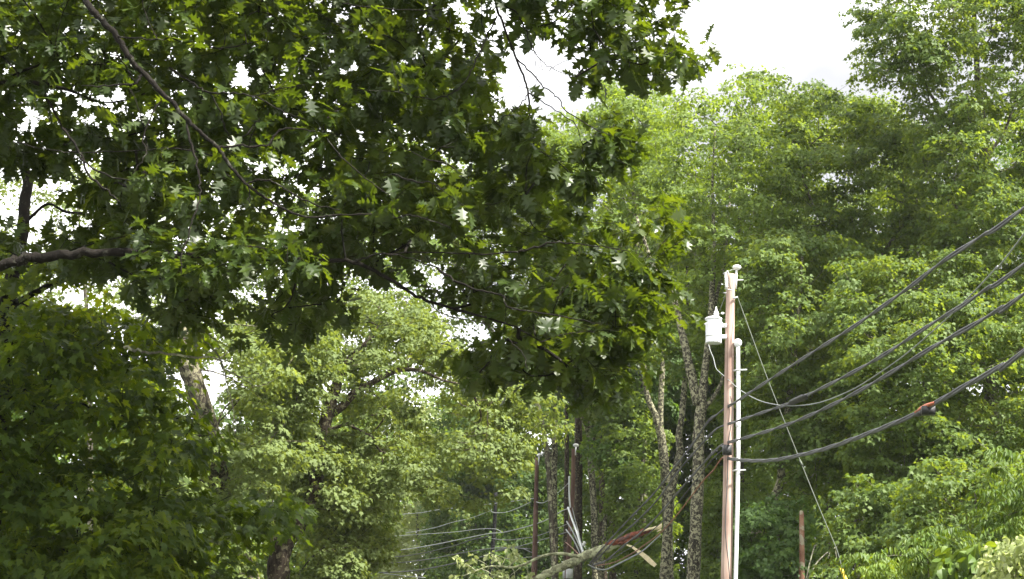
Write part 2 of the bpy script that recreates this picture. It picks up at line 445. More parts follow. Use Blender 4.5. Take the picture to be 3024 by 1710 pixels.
def clump_points(rng, poly, holes, d, dd, r_m, layers, clumpy=0.5, seed=1, rim=150, nscale=2.2, pad=0, jit=0.3):
    ppm = F / d; rp = r_m * ppm
    n = int(layers * area(poly) / (math.pi * rp * rp * 0.5))
    if pad:
        # boughs: flattened domes of sprays around fewer centres
        c = clump_points(rng, poly, holes, d, dd, r_m, layers / pad, clumpy, seed, rim, nscale)
        R = r_m * 1.9
        az = rng.uniform(0, 2 * math.pi, (len(c), pad)); rr = R * np.sqrt(rng.uniform(size=(len(c), pad))) * rng.uniform(0.7, 1.35, (len(c), 1))
        tx, ty = rng.normal(size=(2, len(c), 1)) * 0.28
        off = np.stack([rr * np.cos(az), rr * np.sin(az) * 0.8, -0.40 * rr ** 2 / R + rng.normal(size=az.shape) * r_m * 0.3 + tx * rr * np.cos(az) + ty * rr * np.sin(az)], -1)
        q = (c[:, None] + off).reshape(-1, 3)
        g = (q - [0, 0, EYE]) @ RM; X = W / 2 + F * g[:, 0] / -g[:, 2]; Y = H / 2 - F * g[:, 1] / -g[:, 2]
        k = in_poly(X, Y, poly) | (edge_dist(X, Y, poly) < 0.35 * rp)
        for hx, hy, hr, hs, pr in holes:
            k &= ~((((X - hx) / hr) ** 2 + ((Y - hy) / hs) ** 2 < 1) & (rng.uniform(size=len(X)) < pr))
        return q[k]
    p = np.asarray(poly, float); lo, hi = p.min(0), p.max(0)
    X, Y = np.zeros(0), np.zeros(0)
    while len(X) < n:
        x = rng.uniform(lo[0], hi[0], n * 2); y = rng.uniform(lo[1], hi[1], n * 2)
        k = in_poly(x, y, poly)
        nz = vnoise(np.stack([x, y * 1.5], -1), nscale * rp, seed)
        k &= rng.uniform(size=len(x)) < np.clip(1 - clumpy + clumpy * 2.2 * (nz - 0.3) / 0.7 * 1.3, 0.05 * (1 - clumpy), 1)
        for hx, hy, hr, hs, pr in holes:
            k &= ~((((x - hx) / hr) ** 2 + ((y - hy) / hs) ** 2 < 1) & (rng.uniform(size=len(x)) < pr))
        X, Y = np.concatenate([X, x[k]]), np.concatenate([Y, y[k]])
    X, Y = X[:n] + rng.normal(size=n) * jit * rp, Y[:n] + rng.normal(size=n) * jit * rp
    e = np.sqrt(np.clip(edge_dist(X, Y, poly) / rim, 0.04, 1))
    # crowns are cut by the frame, not by their own edge, where the outline leaves the picture
    e = np.where((X < 0) | (X > W) | (Y < 0) | (Y > H), np.maximum(e, 0.7), e)
    D = d + dd * e * rng.uniform(-1, 1, n)
    return P(X, Y, D)

def grow(traces, clumps, step, rng, arch=0.12):
    """connect clump points to the traced wood; returns node arrays, parents and the tip node of each clump"""
    tp = np.concatenate(traces) if len(traces) else clumps[:1]
    nT = len(tp); cap = nT + len(clumps) * 8 + 10
    pos = np.zeros((cap, 3)); pos[:nT] = tp
    par = np.full(cap, -1); n = nT
    d0 = np.full(len(clumps), 1e9)
    for i in range(0, nT, 4000):
        d0 = np.minimum(d0, np.linalg.norm(clumps[:, None] - tp[None, i:i + 4000], axis=2).min(1))
    tips = np.zeros(len(clumps), int)
    for ci in np.argsort(d0):
        c = clumps[ci]
        v = c - pos[:n]
        cost = np.linalg.norm(v, axis=1) + 0.7 * np.maximum(0, -v[:, 2])
        j = int(cost.argmin()); a = pos[j]; Ld = np.linalg.norm(c - a)
        k = int(min(7, max(1, round(Ld / step))))
        prev = j
        for s in range(1, k + 1):
            u = s / k
            q = a + (c - a) * u
            if s < k: q = q + rng.normal(size=3) * 0.09 * Ld / k * 2 + np.array([0, 0, arch * Ld * math.sin(math.pi * u)])
            pos[n] = q; par[n] = prev; prev = n; n += 1
        tips[ci] = prev
    return pos[:n], par[:n], nT, tips

def branch_mesh(pos, par, nT, rtip, expo, rmax, mat, parent, name='branches', sides=5):
    n = len(pos); cnt = np.zeros(n)
    haschild = np.zeros(n, bool); haschild[par[par >= 0]] = True
    cnt[~haschild] = 1
    for i in range(n - 1, nT - 1, -1):
        cnt[par[i]] += cnt[i] if cnt[i] > 0 else 0
    rad = np.minimum(rmax, rtip * np.maximum(cnt, 1) ** expo)
    kids = {}
    for i in range(nT, n): kids.setdefault(par[i], []).append(i)
    mb = MB(); starts = [(p, k) for p in list(kids) if p < nT for k in kids[p]]
    while starts:
        p, k = starts.pop()
        chain, rr = [pos[p]], [min(rad[k] * 1.15, rmax)]
        while True:
            chain.append(pos[k]); rr.append(rad[k])
            ch = kids.get(k, [])
            if not ch: break
            ch = sorted(ch, key=lambda c: -cnt[c])
            starts += [(k, c) for c in ch[1:]]
            k = ch[0]
        chain = np.array(chain)
        for _ in range(3): chain[1:-1] = 0.5 * chain[1:-1] + 0.25 * (chain[:-2] + chain[2:])
        V, Fc = tube(chain, np.array(rr), 4 if rr[0] < 0.03 else sides, caps=False)
        mb.add(V, Fc)
    if mb.v: return mb.build(name, mat, parent)

def spray_leaves(rng, clumps, dirs, r, per, size, flat=0.22, droop=0.35, tilt=0.35, jit=0.35, upb=0.9):
    """layered fans of leaves at each clump"""
    k = rng.poisson(per, len(clumps)).clip(2)
    idx = np.repeat(np.arange(len(clumps)), k); n = len(idx)
    up = norm(np.array([0, 0, upb]) + tilt * rng.normal(size=(len(clumps), 3)) + 0.25 * dirs)
    u = norm(np.cross(up, [0.31, 0.2, 0.9])); w = np.cross(up, u)
    out_az = np.arctan2((dirs * w).sum(1), (dirs * u).sum(1))
    az = out_az[idx] + rng.normal(size=n) * 1.25
    rs = r * (0.6 + 0.8 * rng.uniform(size=len(clumps)))
    rad = np.sqrt(rng.uniform(size=n)) * rs[idx]
    radial = np.cos(az)[:, None] * u[idx] + np.sin(az)[:, None] * w[idx]
    pos = clumps[idx] + radial * rad[:, None] * np.array([1, 1, 1]) + up[idx] * (rng.normal(size=n) * flat * r)[:, None]
    pos[:, 2] -= droop * rad ** 2 / (r + 1e-6)
    t = norm(radial + rng.normal(size=(n, 3)) * jit + np.array([0, 0, -1]) * (0.25 + droop))
    nn = norm(up[idx] + rng.normal(size=(n, 3)) * jit)
    sz = size * (0.65 + 0.6 * rng.uniform(size=n))
    return pos, t, nn, sz, rng.uniform(size=n), idx

def frond_leaves(rng, clumps, nf=6, length=0.5, pairs=8, size=0.12):
    """feathery compound leaves: arching stalks with paired drooping leaflets"""
    k = len(clumps) * nf; idx = np.repeat(np.arange(len(clumps)), nf)
    az = rng.uniform(0, 2 * math.pi, k); h = np.stack([np.cos(az), np.sin(az), 0 * az], -1); s = np.cross(h, [0, 0, 1.0])
    el = rng.uniform(0.1, 0.9, k); Ls = length * rng.uniform(0.6, 1.2, k)
    out = []
    for j in range(1, pairs + 1):
        u = j / pairs
        p = clumps[idx] + h * (Ls * u)[:, None] + np.array([0, 0, 1]) * (Ls * (el * u - 0.75 * u * u))[:, None]
        for sg in (-1, 1):
            t = norm(sg * s * 0.9 + h * 0.45 + np.array([0, 0, -0.75]) + rng.normal(size=(k, 3)) * 0.22)
            nn = norm(np.array([0, 0, 1.0]) + 0.5 * sg * s + rng.normal(size=(k, 3)) * 0.25)
            out.append((p, t, nn, size * (1.1 - 0.45 * u) * rng.uniform(0.8, 1.15, k)))
    P_, T_, N_, S_ = [np.concatenate([o[i] for o in out]) for i in range(4)]
    return P_, T_, N_, S_, rng.uniform(size=len(P_)), np.tile(idx, 2 * pairs)

def ground_to(line3, n=2):
    """continue the last segment of a downward 3-D trace to the ground"""
    a, b = line3[-2], line3[-1]
    if b[2] <= 0: return line3
    d = b - a; d = d / max(abs(d[2]), 1e-3)
    d[:2] = np.clip(d[:2], -0.35, 0.35)
    ext = [b + d * (b[2] + 0.3) * s for s in np.linspace(0, 1, n + 1)[1:]]
    return np.vstack([line3, ext])

def trace3(pts, Y, n_per=5, wob=0.0, rng=None):
    """[(px, py, half width px[, Y])] -> 3-D polyline and radii"""
    a = np.array([(p[0], p[1], p[2], p[3] if len(p) > 3 else Y) for p in pts], float)
    s = smooth_line(a, n_per)
    if wob: s[:, 0] += rng.normal(size=len(s)) * wob
    q = P(s[:, 0], s[:, 1], s[:, 3])
    return q, np.maximum(s[:, 2], 0.5) * s[:, 3] / F

def make_tree(name, label, poly, d, dd, stems, leaf='wood_leaf', bark='wood_bark', holes=(), r=0.5, layers=5.0, per=34, size=0.13,
              clumpy=0.5, seed=1, tpl=LEAF_SMALL, group=None, step=0.55, rtip=0.0055, rmax=0.07, base=None, cat='tree',
              droop=0.3, extra=(), flat=0.12, jit=0.3, tilt=0.24, upb=0.9, rim=150, nscale=2.2, pad=7, fill=2.3, fine=1.0, fronds=False, stem_d=None):
    rng = np.random.default_rng(seed)
    layers *= fill; clumpy *= 0.9
    if not fronds and d > 30: per *= 0.85; size *= 1.12; r *= 0.86; layers *= 0.86
    tr = []
    for i, (pts, grounded) in enumerate(stems):
        q, rr = trace3(pts, stem_d or d)
        if grounded:
            g = ground_to(q); rr = np.concatenate([rr, np.full(len(g) - len(q), rr[-1] * 1.15)]); q = g
        tr.append((q, rr))
    b0 = tr[0][0][-1] if tr else P(base[0], base[1], d)
    root = thing(name, label, cat, (b0[0], b0[1], 0.0), group)
    if tr:
        mb = MB()
        for q, rr in tr: mb.tube(q, rr, 12, rough=0.07, rng=rng)
        mb.build('trunk', M[bark], root)
    polys = poly if isinstance(poly[0][0], (tuple, list)) else [poly]
    cl = np.concatenate([clump_points(rng, pl, holes, d, dd, r, layers, clumpy, seed + 31 * i, rim, nscale, pad) for i, pl in enumerate(polys)])
    nodes = [q[:max(2, len(q))] for q, _ in tr] if tr else [P([base[0]], [base[1]], d)]
    pos, par, nT, tips = grow(nodes, cl, step, rng)
    branch_mesh(pos, par, nT, rtip, 0.42, rmax, M[bark], root)
    pp = par[tips]; dirs = norm(cl - pos[np.where(pp >= 0, pp, 0)])
    if fronds: p_, t_, n_, s_, lr, idx = frond_leaves(rng, cl, size=size)
    else: p_, t_, n_, s_, lr, idx = spray_leaves(rng, cl, dirs, r, per, size, flat, droop, tilt, jit, upb)
    cr_ = np.clip(0.5 + 1.5 * (0.6 * vnoise(cl, 1.4, seed) + 0.4 * rng.uniform(size=len(cl)) - 0.5), 0, 1)
    leaves_mesh('crown', tpl, p_, t_, n_, s_, lr, cr_[idx], M[leaf], root)
    return root, pos, par

# ------------------------------------------------------------------ ground and road
xs = np.linspace(-260, 260, 53); ys = np.linspace(-40, 480, 53)
gx, gy = np.meshgrid(xs, ys, indexing='ij')
gz = 0.6 * vnoise(np.stack([gx.ravel(), gy.ravel()], -1), 25, 5).reshape(gx.shape) * np.clip((np.abs(gx) - 9) / 20, 0, 1) - 0.03
gv = np.stack([gx, gy, gz], -1).reshape(-1, 3)
ii, jj = np.meshgrid(np.arange(52), np.arange(52), indexing='ij'); k0 = (ii * 53 + jj).ravel()
structure(link_mesh('ground', gv, np.stack([k0, k0 + 53, k0 + 54, k0 + 1], -1), M['earth']))
ry = np.linspace(-30, 260, 59)
rx = -1.2 - 0.02 * ry - np.clip(ry - 70, 0, None) ** 2 * 0.0022
def strip(name, half0, half1, z, mat):
    V = np.concatenate([np.stack([rx + half0, ry, np.full_like(ry, z)], -1), np.stack([rx + half1, ry, np.full_like(ry, z)], -1)])
    n = len(ry); i = np.arange(n - 1)
    structure(link_mesh(name, V, np.stack([i, i + n, i + n + 1, i + 1], -1), mat))
strip('road', -3.4, 3.4, 0.004, M['asphalt'])
strip('road_marking', -0.16, -0.06, 0.009, M['line'])
strip('road_marking', 0.06, 0.16, 0.009, M['line'])

# ------------------------------------------------------------------ PLACE: the foreground oak
def build_oak():
    rng = np.random.default_rng(11)
    D0 = 13.6
    base = P(-1100, 855, 13.5)
    root = thing('oak_tree', 'big red oak overhanging the road with dark lobed leaves, nearest the viewer', 'tree', (base[0], base[1], 0))
    trunk = np.array([[base[0], base[1], z] for z in (-0.3, 1.5, 3, 4.6, 6.2, 7.6, 9.0, 10.4)]); trunk[:, 0] += np.array([0, 0, .05, .12, .25, .4, .6, .9])
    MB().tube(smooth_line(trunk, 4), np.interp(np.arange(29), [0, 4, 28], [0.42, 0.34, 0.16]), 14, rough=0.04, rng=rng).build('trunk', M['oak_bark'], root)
    T = lambda z: None
    limbs = [
        # main drooping limb
        [(-1050, -700, 30, 13.6), (-500, -820, 24, 13), (-100, -560, 18, 12.6), (120, -220, 14, 12.2), (254, 0, 11.5, 12.0), (301, 59, 10.5), (343, 106, 10), (384, 171, 9.5), (419, 213, 9),
         (490, 284, 8), (549, 348, 7), (597, 396, 6.5), (644, 437, 6), (679, 490, 5.5), (727, 543, 5), (786, 585, 4), (856, 626, 3.8), (910, 641, 3.5), (1004, 635, 3), (1098, 632, 2.4)],
        # lower thick limb running right across the picture
        [(-1100, 1000, 34, 13.5), (-500, 880, 26, 13.4), (-150, 810, 20, 13.2), (0, 785, 17, 13.1), (60, 772, 17), (120, 760, 16), (210, 751, 15), (355, 746, 13), (560, 755, 10.5), (760, 762, 8.5), (963, 768, 7), (1045, 774, 6.5),
         (1122, 809, 6), (1199, 856, 5.4), (1246, 882, 5), (1341, 912, 4.5), (1435, 939, 3.5), (1520, 965, 3), (1600, 1010, 2.2)],
        # limb that hangs from the top into the sky gap
        [(-1050, -800, 26, 13.6), (-300, -1150, 20, 13.4), (500, -1000, 15, 13.2), (1150, -520, 10, 13.1), (1400, -220, 7, 13), (1465, 18, 4.2), (1482, 59, 4), (1500, 112, 3.8), (1524, 171, 3.6), (1553, 248, 3.3), (1562, 295, 3.2), (1565, 354, 3),
         (1577, 407, 2.7), (1571, 449, 2.5), (1556, 490, 2.2), (1553, 573, 1.8)],
        [(-1080, 200, 20, 13.5), (-300, 290, 14, 13.3), (0, 248, 9.5, 13.2), (60, 246, 9), (100, 246, 8), (190, 262, 5), (280, 300, 3)],
        [(-1060, -600, 20, 14), (-200, -700, 15, 14), (400, -420, 10, 14), (760, -200, 7, 14), (980, -60, 5), (1180, -20, 3.5), (1290, 10, 2)],
    ]
    twigs = [
        [(1468, 47, 2.8), (1435, 112, 2.7), (1400, 195, 2.8), (1358, 260, 2.6), (1317, 283, 2.4), (1264, 292, 2.2), (1152, 269, 1.6)],
        [(1482, 18, 2.6), (1524, 35, 2.4), (1553, 89, 2.2), (1568, 136, 1.6), (1592, 171, 1.5), (1636, 204, 1.4), (1701, 227, 0.9)],
        [(1621, 210, 1.2), (1642, 192, 1.2), (1698, 171, 0.8)],
        [(1575, 140, 1.4), (1582, 200, 1.2), (1580, 262, 0.9)],
        [(1592, 171, 1.0), (1600, 205, 1), (1588, 190, 0.8)],
        [(1424, -20, 1.6), (1424, 60, 1.4), (1440, 110, 1.2), (1500, 160, 1)],
        [(1524, 171, 2.4), (1577, 224, 2.2), (1612, 260, 2), (1648, 289, 1.9), (1677, 331, 1.8), (1754, 378, 1.5), (1800, 400, 1.3)],
        [(1562, 275, 2), (1640, 325, 1.6), (1700, 370, 1.4), (1720, 440, 1.2), (1722, 480, 1.2)],
        [(1560, 278, 2), (1530, 315, 1.8), (1480, 350, 1.4)],
        [(1571, 440, 1.6), (1610, 455, 1.4), (1650, 480, 1.1)],
        [(552, 354, 4.2), (561, 413, 4), (582, 490, 3.6), (591, 543, 3.2), (591, 591, 2.6), (573, 638, 2.4), (555, 697, 2.2), (537, 750, 2), (535, 810, 1.6)],
        [(644, 434, 3.8), (697, 430, 3.8), (786, 430, 3.4), (809, 402, 3), (845, 378, 2.8), (933, 387, 2)],
        [(735, 430, 2), (748, 380, 1.8), (765, 352, 1.6)],
        [(500, 200, 3), (555, 236, 2.8), (590, 260, 2.8), (620, 275, 3), (691, 275, 2.8), (762, 289, 2.6), (827, 325, 2), (900, 352, 1.4)],
        [(620, 275, 2.6), (650, 331, 2.6), (667, 384, 2.3), (691, 419, 1.8)],
        [(762, 284, 1.8), (830, 262, 1.6), (900, 250, 1.2)],
        [(419, 213, 5), (402, 242, 4), (319, 254, 2.6), (242, 254, 1.8)],
        [(398, 244, 2.8), (372, 200, 2.2), (340, 150, 1.6)],
        [(475, 289, 2.8), (449, 337, 2.8), (422, 408, 2.4), (431, 455, 2.2), (390, 514, 1.6)],
        [(727, 543, 3), (774, 529, 3), (827, 549, 2.8), (910, 597, 2.4), (1004, 620, 1.8)],
        [(735, 550, 2.4), (737, 575, 2.2), (736, 600, 1.6)],
        [(183, 378, 4), (236, 449, 4.2), (254, 508, 3.8), (307, 555, 3.4), (354, 597, 2.4)],
        [(236, 467, 3.2), (295, 508, 2.8), (390, 537, 1.8)],
        [(50, 420, 1.8), (160, 445, 1.8), (236, 449, 2), (330, 448, 1.8), (520, 438, 1.3)],
        [(120, 250, 4), (150, 310, 4), (183, 378, 4)],
        [(1010, 467, 2.4), (1057, 508, 2.2), (1122, 555, 2), (1152, 579, 1.4)],
        [(1157, 514, 3), (1228, 537, 2.8), (1275, 540, 2.2), (1305, 561, 1.6)],
        [(1252, 467, 2.4), (1329, 490, 2.4), (1364, 520, 1.6)],
        [(1264, 467, 2.2), (1305, 437, 2), (1341, 434, 1.6)],
        [(1164, 644, 2.2), (1211, 638, 2.2), (1270, 650, 2), (1329, 673, 1.4)],
        [(1293, 791, 4), (1341, 827, 3.6), (1423, 859, 3), (1480, 870, 2.4), (1506, 909, 2.4), (1601, 924, 2.2), (1707, 944, 2), (1778, 959, 1.4)],
        [(1530, 744, 3.2), (1577, 732, 3.2), (1624, 718, 3), (1677, 718, 2.6), (1736, 723, 2), (1850, 740, 1.5)],
        [(1045, 774, 3.5), (1090, 760, 3), (1122, 748, 2), (1200, 760, 2), (1293, 791, 2)],
        [(1122, 748, 2.2), (1300, 745, 2.2), (1430, 750, 2.4), (1530, 744, 2.8)],
        [(433, 118, 2.4), (508, 112, 2.2), (549, 133, 2), (644, 142, 2), (791, 118, 1.4)],
        [(343, 106, 3), (433, 118, 2.6)],
        [(1010, 10, 2.2), (1100, 22, 2), (1230, 28, 1.8), (1330, 24, 1)],
        [(1500, 1000, 2), (1540, 1040, 1.8), (1560, 1090, 1.4)],
    ]
    tr = []
    for lb in limbs:
        lastY = 12.6
        pts = []
        for p in lb:
            if len(p) > 3: lastY = p[3]
            pts.append((p[0], p[1], p[2], lastY))
        # let the limb drift away in depth along its length
        m = len(pts)
        pts = [(a, b, c, y + (1.3 if pts[-1][0] == 1600 and 12 <= i <= 15 else 0.5) * (i / m) ** 2) for i, (a, b, c, y) in enumerate(pts)]
        q, rr = trace3(pts, 13, 6)
        q[1:-1] += rng.normal(size=(len(q) - 2, 3)) * (rr[1:-1, None] * 0.25)
        tr.append((q, rr * 0.95))
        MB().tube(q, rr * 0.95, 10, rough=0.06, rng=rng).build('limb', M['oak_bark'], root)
    mb = MB(); allq = np.concatenate([q for q, _ in tr])
    for i, tw in enumerate(twigs):
        # the twig starts at the depth of the limb it leaves
        c0 = P(tw[0][0], tw[0][1], 13.4)
        pix = (allq - [0, 0, EYE]) @ RM; px_ = W / 2 + F * pix[:, 0] / -pix[:, 2]; py_ = H / 2 - F * pix[:, 1] / -pix[:, 2]
        j = np.argmin((px_ - tw[0][0]) ** 2 + (py_ - tw[0][1]) ** 2)
        near = math.hypot(px_[j] - tw[0][0], py_[j] - tw[0][1]) < 25
        Y0 = allq[j, 1] if near else 12.9
        g = rng.uniform(-0.7, 0.15)
        q, rr = trace3([(a, b, c, Y0 + g * k / len(tw)) for k, (a, b, c) in enumerate(tw)], 13, 5)
        q[1:-1] += rng.normal(size=(len(q) - 2, 3)) * 0.006
        tr.append((q, rr)); allq = np.concatenate([allq, q])
        mb.tube(q, rr, 6)
    mb.build('twigs', M['oak_bark'], root)
    main = [(-350, -420), (1270, -420), (1290, 10), (1345, 80), (1400, 120), (1470, 190), (1510, 250), (1560, 300), (1600, 360), (1640, 400), (1650, 470), (1665, 540), (1740, 600), (1860, 595), (1990, 605), (2012, 650),
            (1985, 740), (1950, 800), (1960, 900), (1905, 960), (1900, 1030), (1850, 1090), (1840, 1160), (1790, 1175), (1710, 1150), (1650, 1095), (1540, 1095), (1480, 1110), (1400, 1085), (1362, 1020), (1352, 950), (1390, 900),
            (1320, 850), (1250, 790), (1100, 790), (1000, 780), (985, 850), (960, 950), (890, 990), (800, 990), (740, 950), (640, 900), (560, 920), (515, 950), (450, 910), (420, 850), (405, 790), (300, 775), (-350, 740), (-350, 690), (250, 700), (300, 650),
            (230, 590), (200, 500), (100, 470), (-60, 440), (-350, 430)]
    top = [(1290, -420), (2000, -420), (2000, 20), (1985, 55), (2040, 100), (2095, 135), (2085, 215), (2040, 225), (1985, 205), (1905, 262), (1865, 270), (1850, 225), (1790, 205), (1740, 190), (1700, 140), (1640, 110), (1560, 95), (1520, 50), (1390, 30), (1290, 0)]
    tufts = [[(400, 690), (960, 700), (960, 800), (700, 850), (400, 820)], [(440, 440), (800, 400), (900, 560), (600, 640), (430, 560)], [(1740, 350), (1830, 350), (1880, 400), (1870, 450), (1800, 490), (1740, 440)], [(1670, 460), (1760, 460), (1790, 500), (1750, 550), (1680, 550), (1655, 500)],
             [(1500, 320), (1580, 330), (1590, 400), (1520, 410)]]
    holes = [(275, 45, 22, 55, .95), (372, 118, 20, 32, .95), (525, 85, 55, 48, .97), (690, 205, 95, 42, .97), (835, 208, 26, 24, .95), (585, 285, 30, 18, .95), (650, 160, 45, 22, .9), (850, 435, 28, 22, .9), (712, 470, 18, 22, .9),
             (15, 165, 14, 45, .9), (140, 570, 80, 50, .9), (60, 540, 60, 60, .9), (100, 655, 130, 60, .92), (820, 735, 60, 28, .95), (1450, 790, 160, 35, .8), (1260, 770, 40, 22, .8),
             (1450, 30, 25, 25, .5), (1800, 95, 35, 22, .9), (1600, 85, 40, 20, .9), (1710, 60, 20, 30, .7), (1850, 30, 22, 22, .8), (1930, 110, 26, 30, .8), (1620, 480, 40, 60, .6), (1130, 205, 30, 40, .6), (1000, 150, 30, 25, .7),
             (1080, 60, 30, 30, .7), (420, 620, 40, 20, .6), (1660, 620, 40, 30, .6), (1340, 160, 30, 22, .8), (1420, 230, 30, 30, .6), (1460, 300, 26, 22, .8)]
    cl = np.concatenate([clump_points(rng, main, holes, D0 + 1.2, 2.0, 0.155, 5.2, 0.6, 13, 200, 2.6, 0, 0.75),
                         clump_points(rng, top, holes, 13.4, 1.0, 0.155, 3.4, 0.5, 4, 150, 2.2, 0, 0.5)] +
                        [clump_points(rng, tf, [], (12.7, 12.6, 13.1, 13.1, 13.1)[i], 0.35, 0.13, (1.8, 0.4, 4.5, 4.5, 4.5)[i], (0.5, 0.8, .1, .1, .1)[i], 5, 80) for i, tf in enumerate(tufts)])
    pos, par, nT, tips = grow([q for q, _ in tr], cl, 0.28, rng, 0.05)
    branch_mesh(pos, par, nT, 0.0030, 0.42, 0.025, M['oak_bark'], root, 'branches')
    dirs = norm(cl - pos[par[tips]])
    # star-shaped whorls of leaves at the twig ends
    k = rng.integers(6, 11, len(cl)); idx = np.repeat(np.arange(len(cl)), k); n = len(idx)
    a = norm(dirs[idx] + np.array([0, 0, -0.25])); u = norm(np.cross(a, rng.normal(size=(len(cl), 3))[idx])); w = np.cross(a, u)
    az = rng.uniform(0, 2 * math.pi, n); th = rng.uniform(0.35, 1.7, n)
    rad = np.cos(az)[:, None] * u + np.sin(az)[:, None] * w
    t = norm(a * np.cos(th)[:, None] + rad * np.sin(th)[:, None] + np.array([0, 0, -1]) * rng.uniform(0.1, 0.95, n)[:, None])
    nn = norm(np.array([0, 0, 1.0]) + 0.25 * a + rng.normal(size=(n, 3)) * 0.38)
    p_ = cl[idx] - dirs[idx] * (rng.uniform(0, 0.12, n) * (th > 0.9))[:, None] + t * 0.03
    s_ = 0.182 * (0.45 + 0.8 * rng.uniform(size=n))
    cr_ = np.clip(0.6 * vnoise(cl, 0.7, 8) + 0.4 * rng.uniform(size=len(cl)), 0, 1)
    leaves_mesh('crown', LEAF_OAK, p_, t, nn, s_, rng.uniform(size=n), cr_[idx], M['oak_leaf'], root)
    print('oak leaves', n)
build_oak()

# ------------------------------------------------------------------ left maple
make_tree('maple_tree', 'dark green maple filling the lower left, broad lobed leaves and a dark leaning trunk', 
          [[(-250, 890), (-60, 870), (60, 850), (200, 890), (330, 915), (400, 930), (530, 960), (560, 1050), (545, 1130), (500, 1180), (590, 1230), (620, 1290), (560, 1340), (530, 1400), (600, 1450), (640, 1480), (650, 1530),
            (620, 1580), (660, 1620), (690, 1710), (720, 1820), (-250, 1820)],
           [(560, 1510), (690, 1480), (790, 1470), (832, 1505), (815, 1545), (700, 1565), (640, 1600), (560, 1600)],
           [(-60, 700), (120, 790), (210, 800), (300, 830), (350, 900), (200, 910), (-60, 890)]],
          17.5, 2.3,
          [([(-40, 300, 9), (30, 420, 12), (80, 520, 15), (72, 600, 17), (68, 680, 18), (50, 760, 20), (30, 850, 23), (18, 940, 26), (5, 1100, 27), (-20, 1400, 30), (-40, 1700, 32)], True),
           ([(460, 605, 3), (370, 650, 5), (330, 660, 7), (254, 632, 5), (195, 626, 4), (142, 602, 4), (95, 638, 5), (72, 660, 6)], False),
           ([(410, 800, 2), (300, 780, 3), (270, 815, 6), (180, 830, 8), (110, 860, 9), (40, 900, 10)], False),
           ([(240, 1030, 2.5), (300, 980, 2.5), (200, 1080, 4), (60, 1160, 6), (10, 1200, 8)], False)],
          leaf='maple_leaf', bark='oak_bark', r=0.30, layers=5.5, per=20, size=0.13, clumpy=0.55, seed=21, tpl=LEAF_MAPLE, step=0.4, rtip=0.004, rmax=0.05, fine=1,
          holes=[(240, 860, 75, 50, .9), (110, 850, 30, 25, .9), (500, 1040, 50, 40, .5), (560, 1060, 60, 80, .5)])

# ------------------------------------------------------------------ roadside trees arching over the road
make_tree('roadside_tree', 'tall roadside tree with thick lichen-spotted trunk leaning left behind the hanging twigs',
          [(430, 960), (520, 930), (640, 930), (800, 900), (900, 860), (1000, 900), (1000, 1050), (900, 1200), (900, 1330), (780, 1440), (740, 1560), (700, 1800), (420, 1800), (380, 1400), (420, 1200)],
          36, 3.6,
          [([(520, 880, 18), (530, 960, 22), (548, 1050, 27), (570, 1120, 30), (612, 1260, 31, 34.2), (660, 1480, 31, 37), (710, 1660, 33, 37.5), (735, 1720, 34, 37.5)], True)],
          leaf='arch_leaf', bark='dark_bark', r=0.42, layers=5.6, per=36, size=0.105, clumpy=0.62, seed=31, stem_d=33.6,
          holes=[(575, 1130, 48, 110, .97), (640, 1110, 55, 75, .98), (780, 1050, 18, 12, .95), (690, 1230, 50, 60, .85), (760, 1240, 26, 14, .9), (850, 1190, 12, 10, .95), (690, 990, 30, 40, .5), (540, 1250, 30, 40, .6)])
make_tree('arching_tree', 'big roadside maple whose light green crown arches out over the road',
          [[(700, 960), (800, 900), (940, 850), (1080, 830), (1180, 850), (1300, 930), (1400, 1080), (1500, 1120), (1610, 1150), (1640, 1200), (1695, 1235), (1690, 1262), (1600, 1245), (1560, 1215), (1570, 1270), (1540, 1330), (1555, 1370),
            (1500, 1400), (1530, 1460), (1450, 1460), (1370, 1490), (1200, 1440), (1140, 1450), (1160, 1530), (1150, 1600), (1080, 1660), (1030, 1760), (840, 1780), (930, 1560), (860, 1440), (760, 1400), (700, 1300)]],
          40, 4.2,
          [([(1130, 950, 5), (1085, 1010, 8), (1050, 1045, 11), (1010, 1090, 14), (985, 1170, 17), (962, 1240, 19), (948, 1310, 20), (940, 1390, 20), (915, 1480, 19), (885, 1545, 21), (850, 1595, 24), (825, 1650, 30), (822, 1720, 34)], True),
           ([(790, 1450, 9), (800, 1520, 13), (806, 1580, 15), (815, 1640, 18)], False),
           ([(1400, 1139, 2.5), (1317, 1125, 3), (1246, 1096, 5), (1187, 1092, 7), (1146, 1104, 9), (1090, 1135, 10), (1045, 1163, 11), (1010, 1200, 12), (975, 1225, 12)], False),
           ([(1115, 1222, 2.5), (1063, 1237, 4), (1010, 1257, 5), (955, 1272, 5)], False),
           ([(1108, 1296, 2.5), (1070, 1275, 4), (1035, 1258, 4), (1010, 1250, 4)], False),
           ([(910, 1098, 5), (940, 1112, 5), (968, 1140, 5), (990, 1150, 5)], False)],
          leaf='arch_leaf', bark='brown_bark', r=0.45, layers=5.4, per=38, size=0.11, clumpy=0.66, seed=41, rim=220, stem_d=38.6,
          holes=[(985, 1170, 45, 110, .8), (1150, 1100, 110, 26, .75), (1050, 1240, 80, 30, .7), (870, 1560, 80, 80, .97), (1160, 850, 12, 18, .9), (820, 1640, 60, 80, .97)])
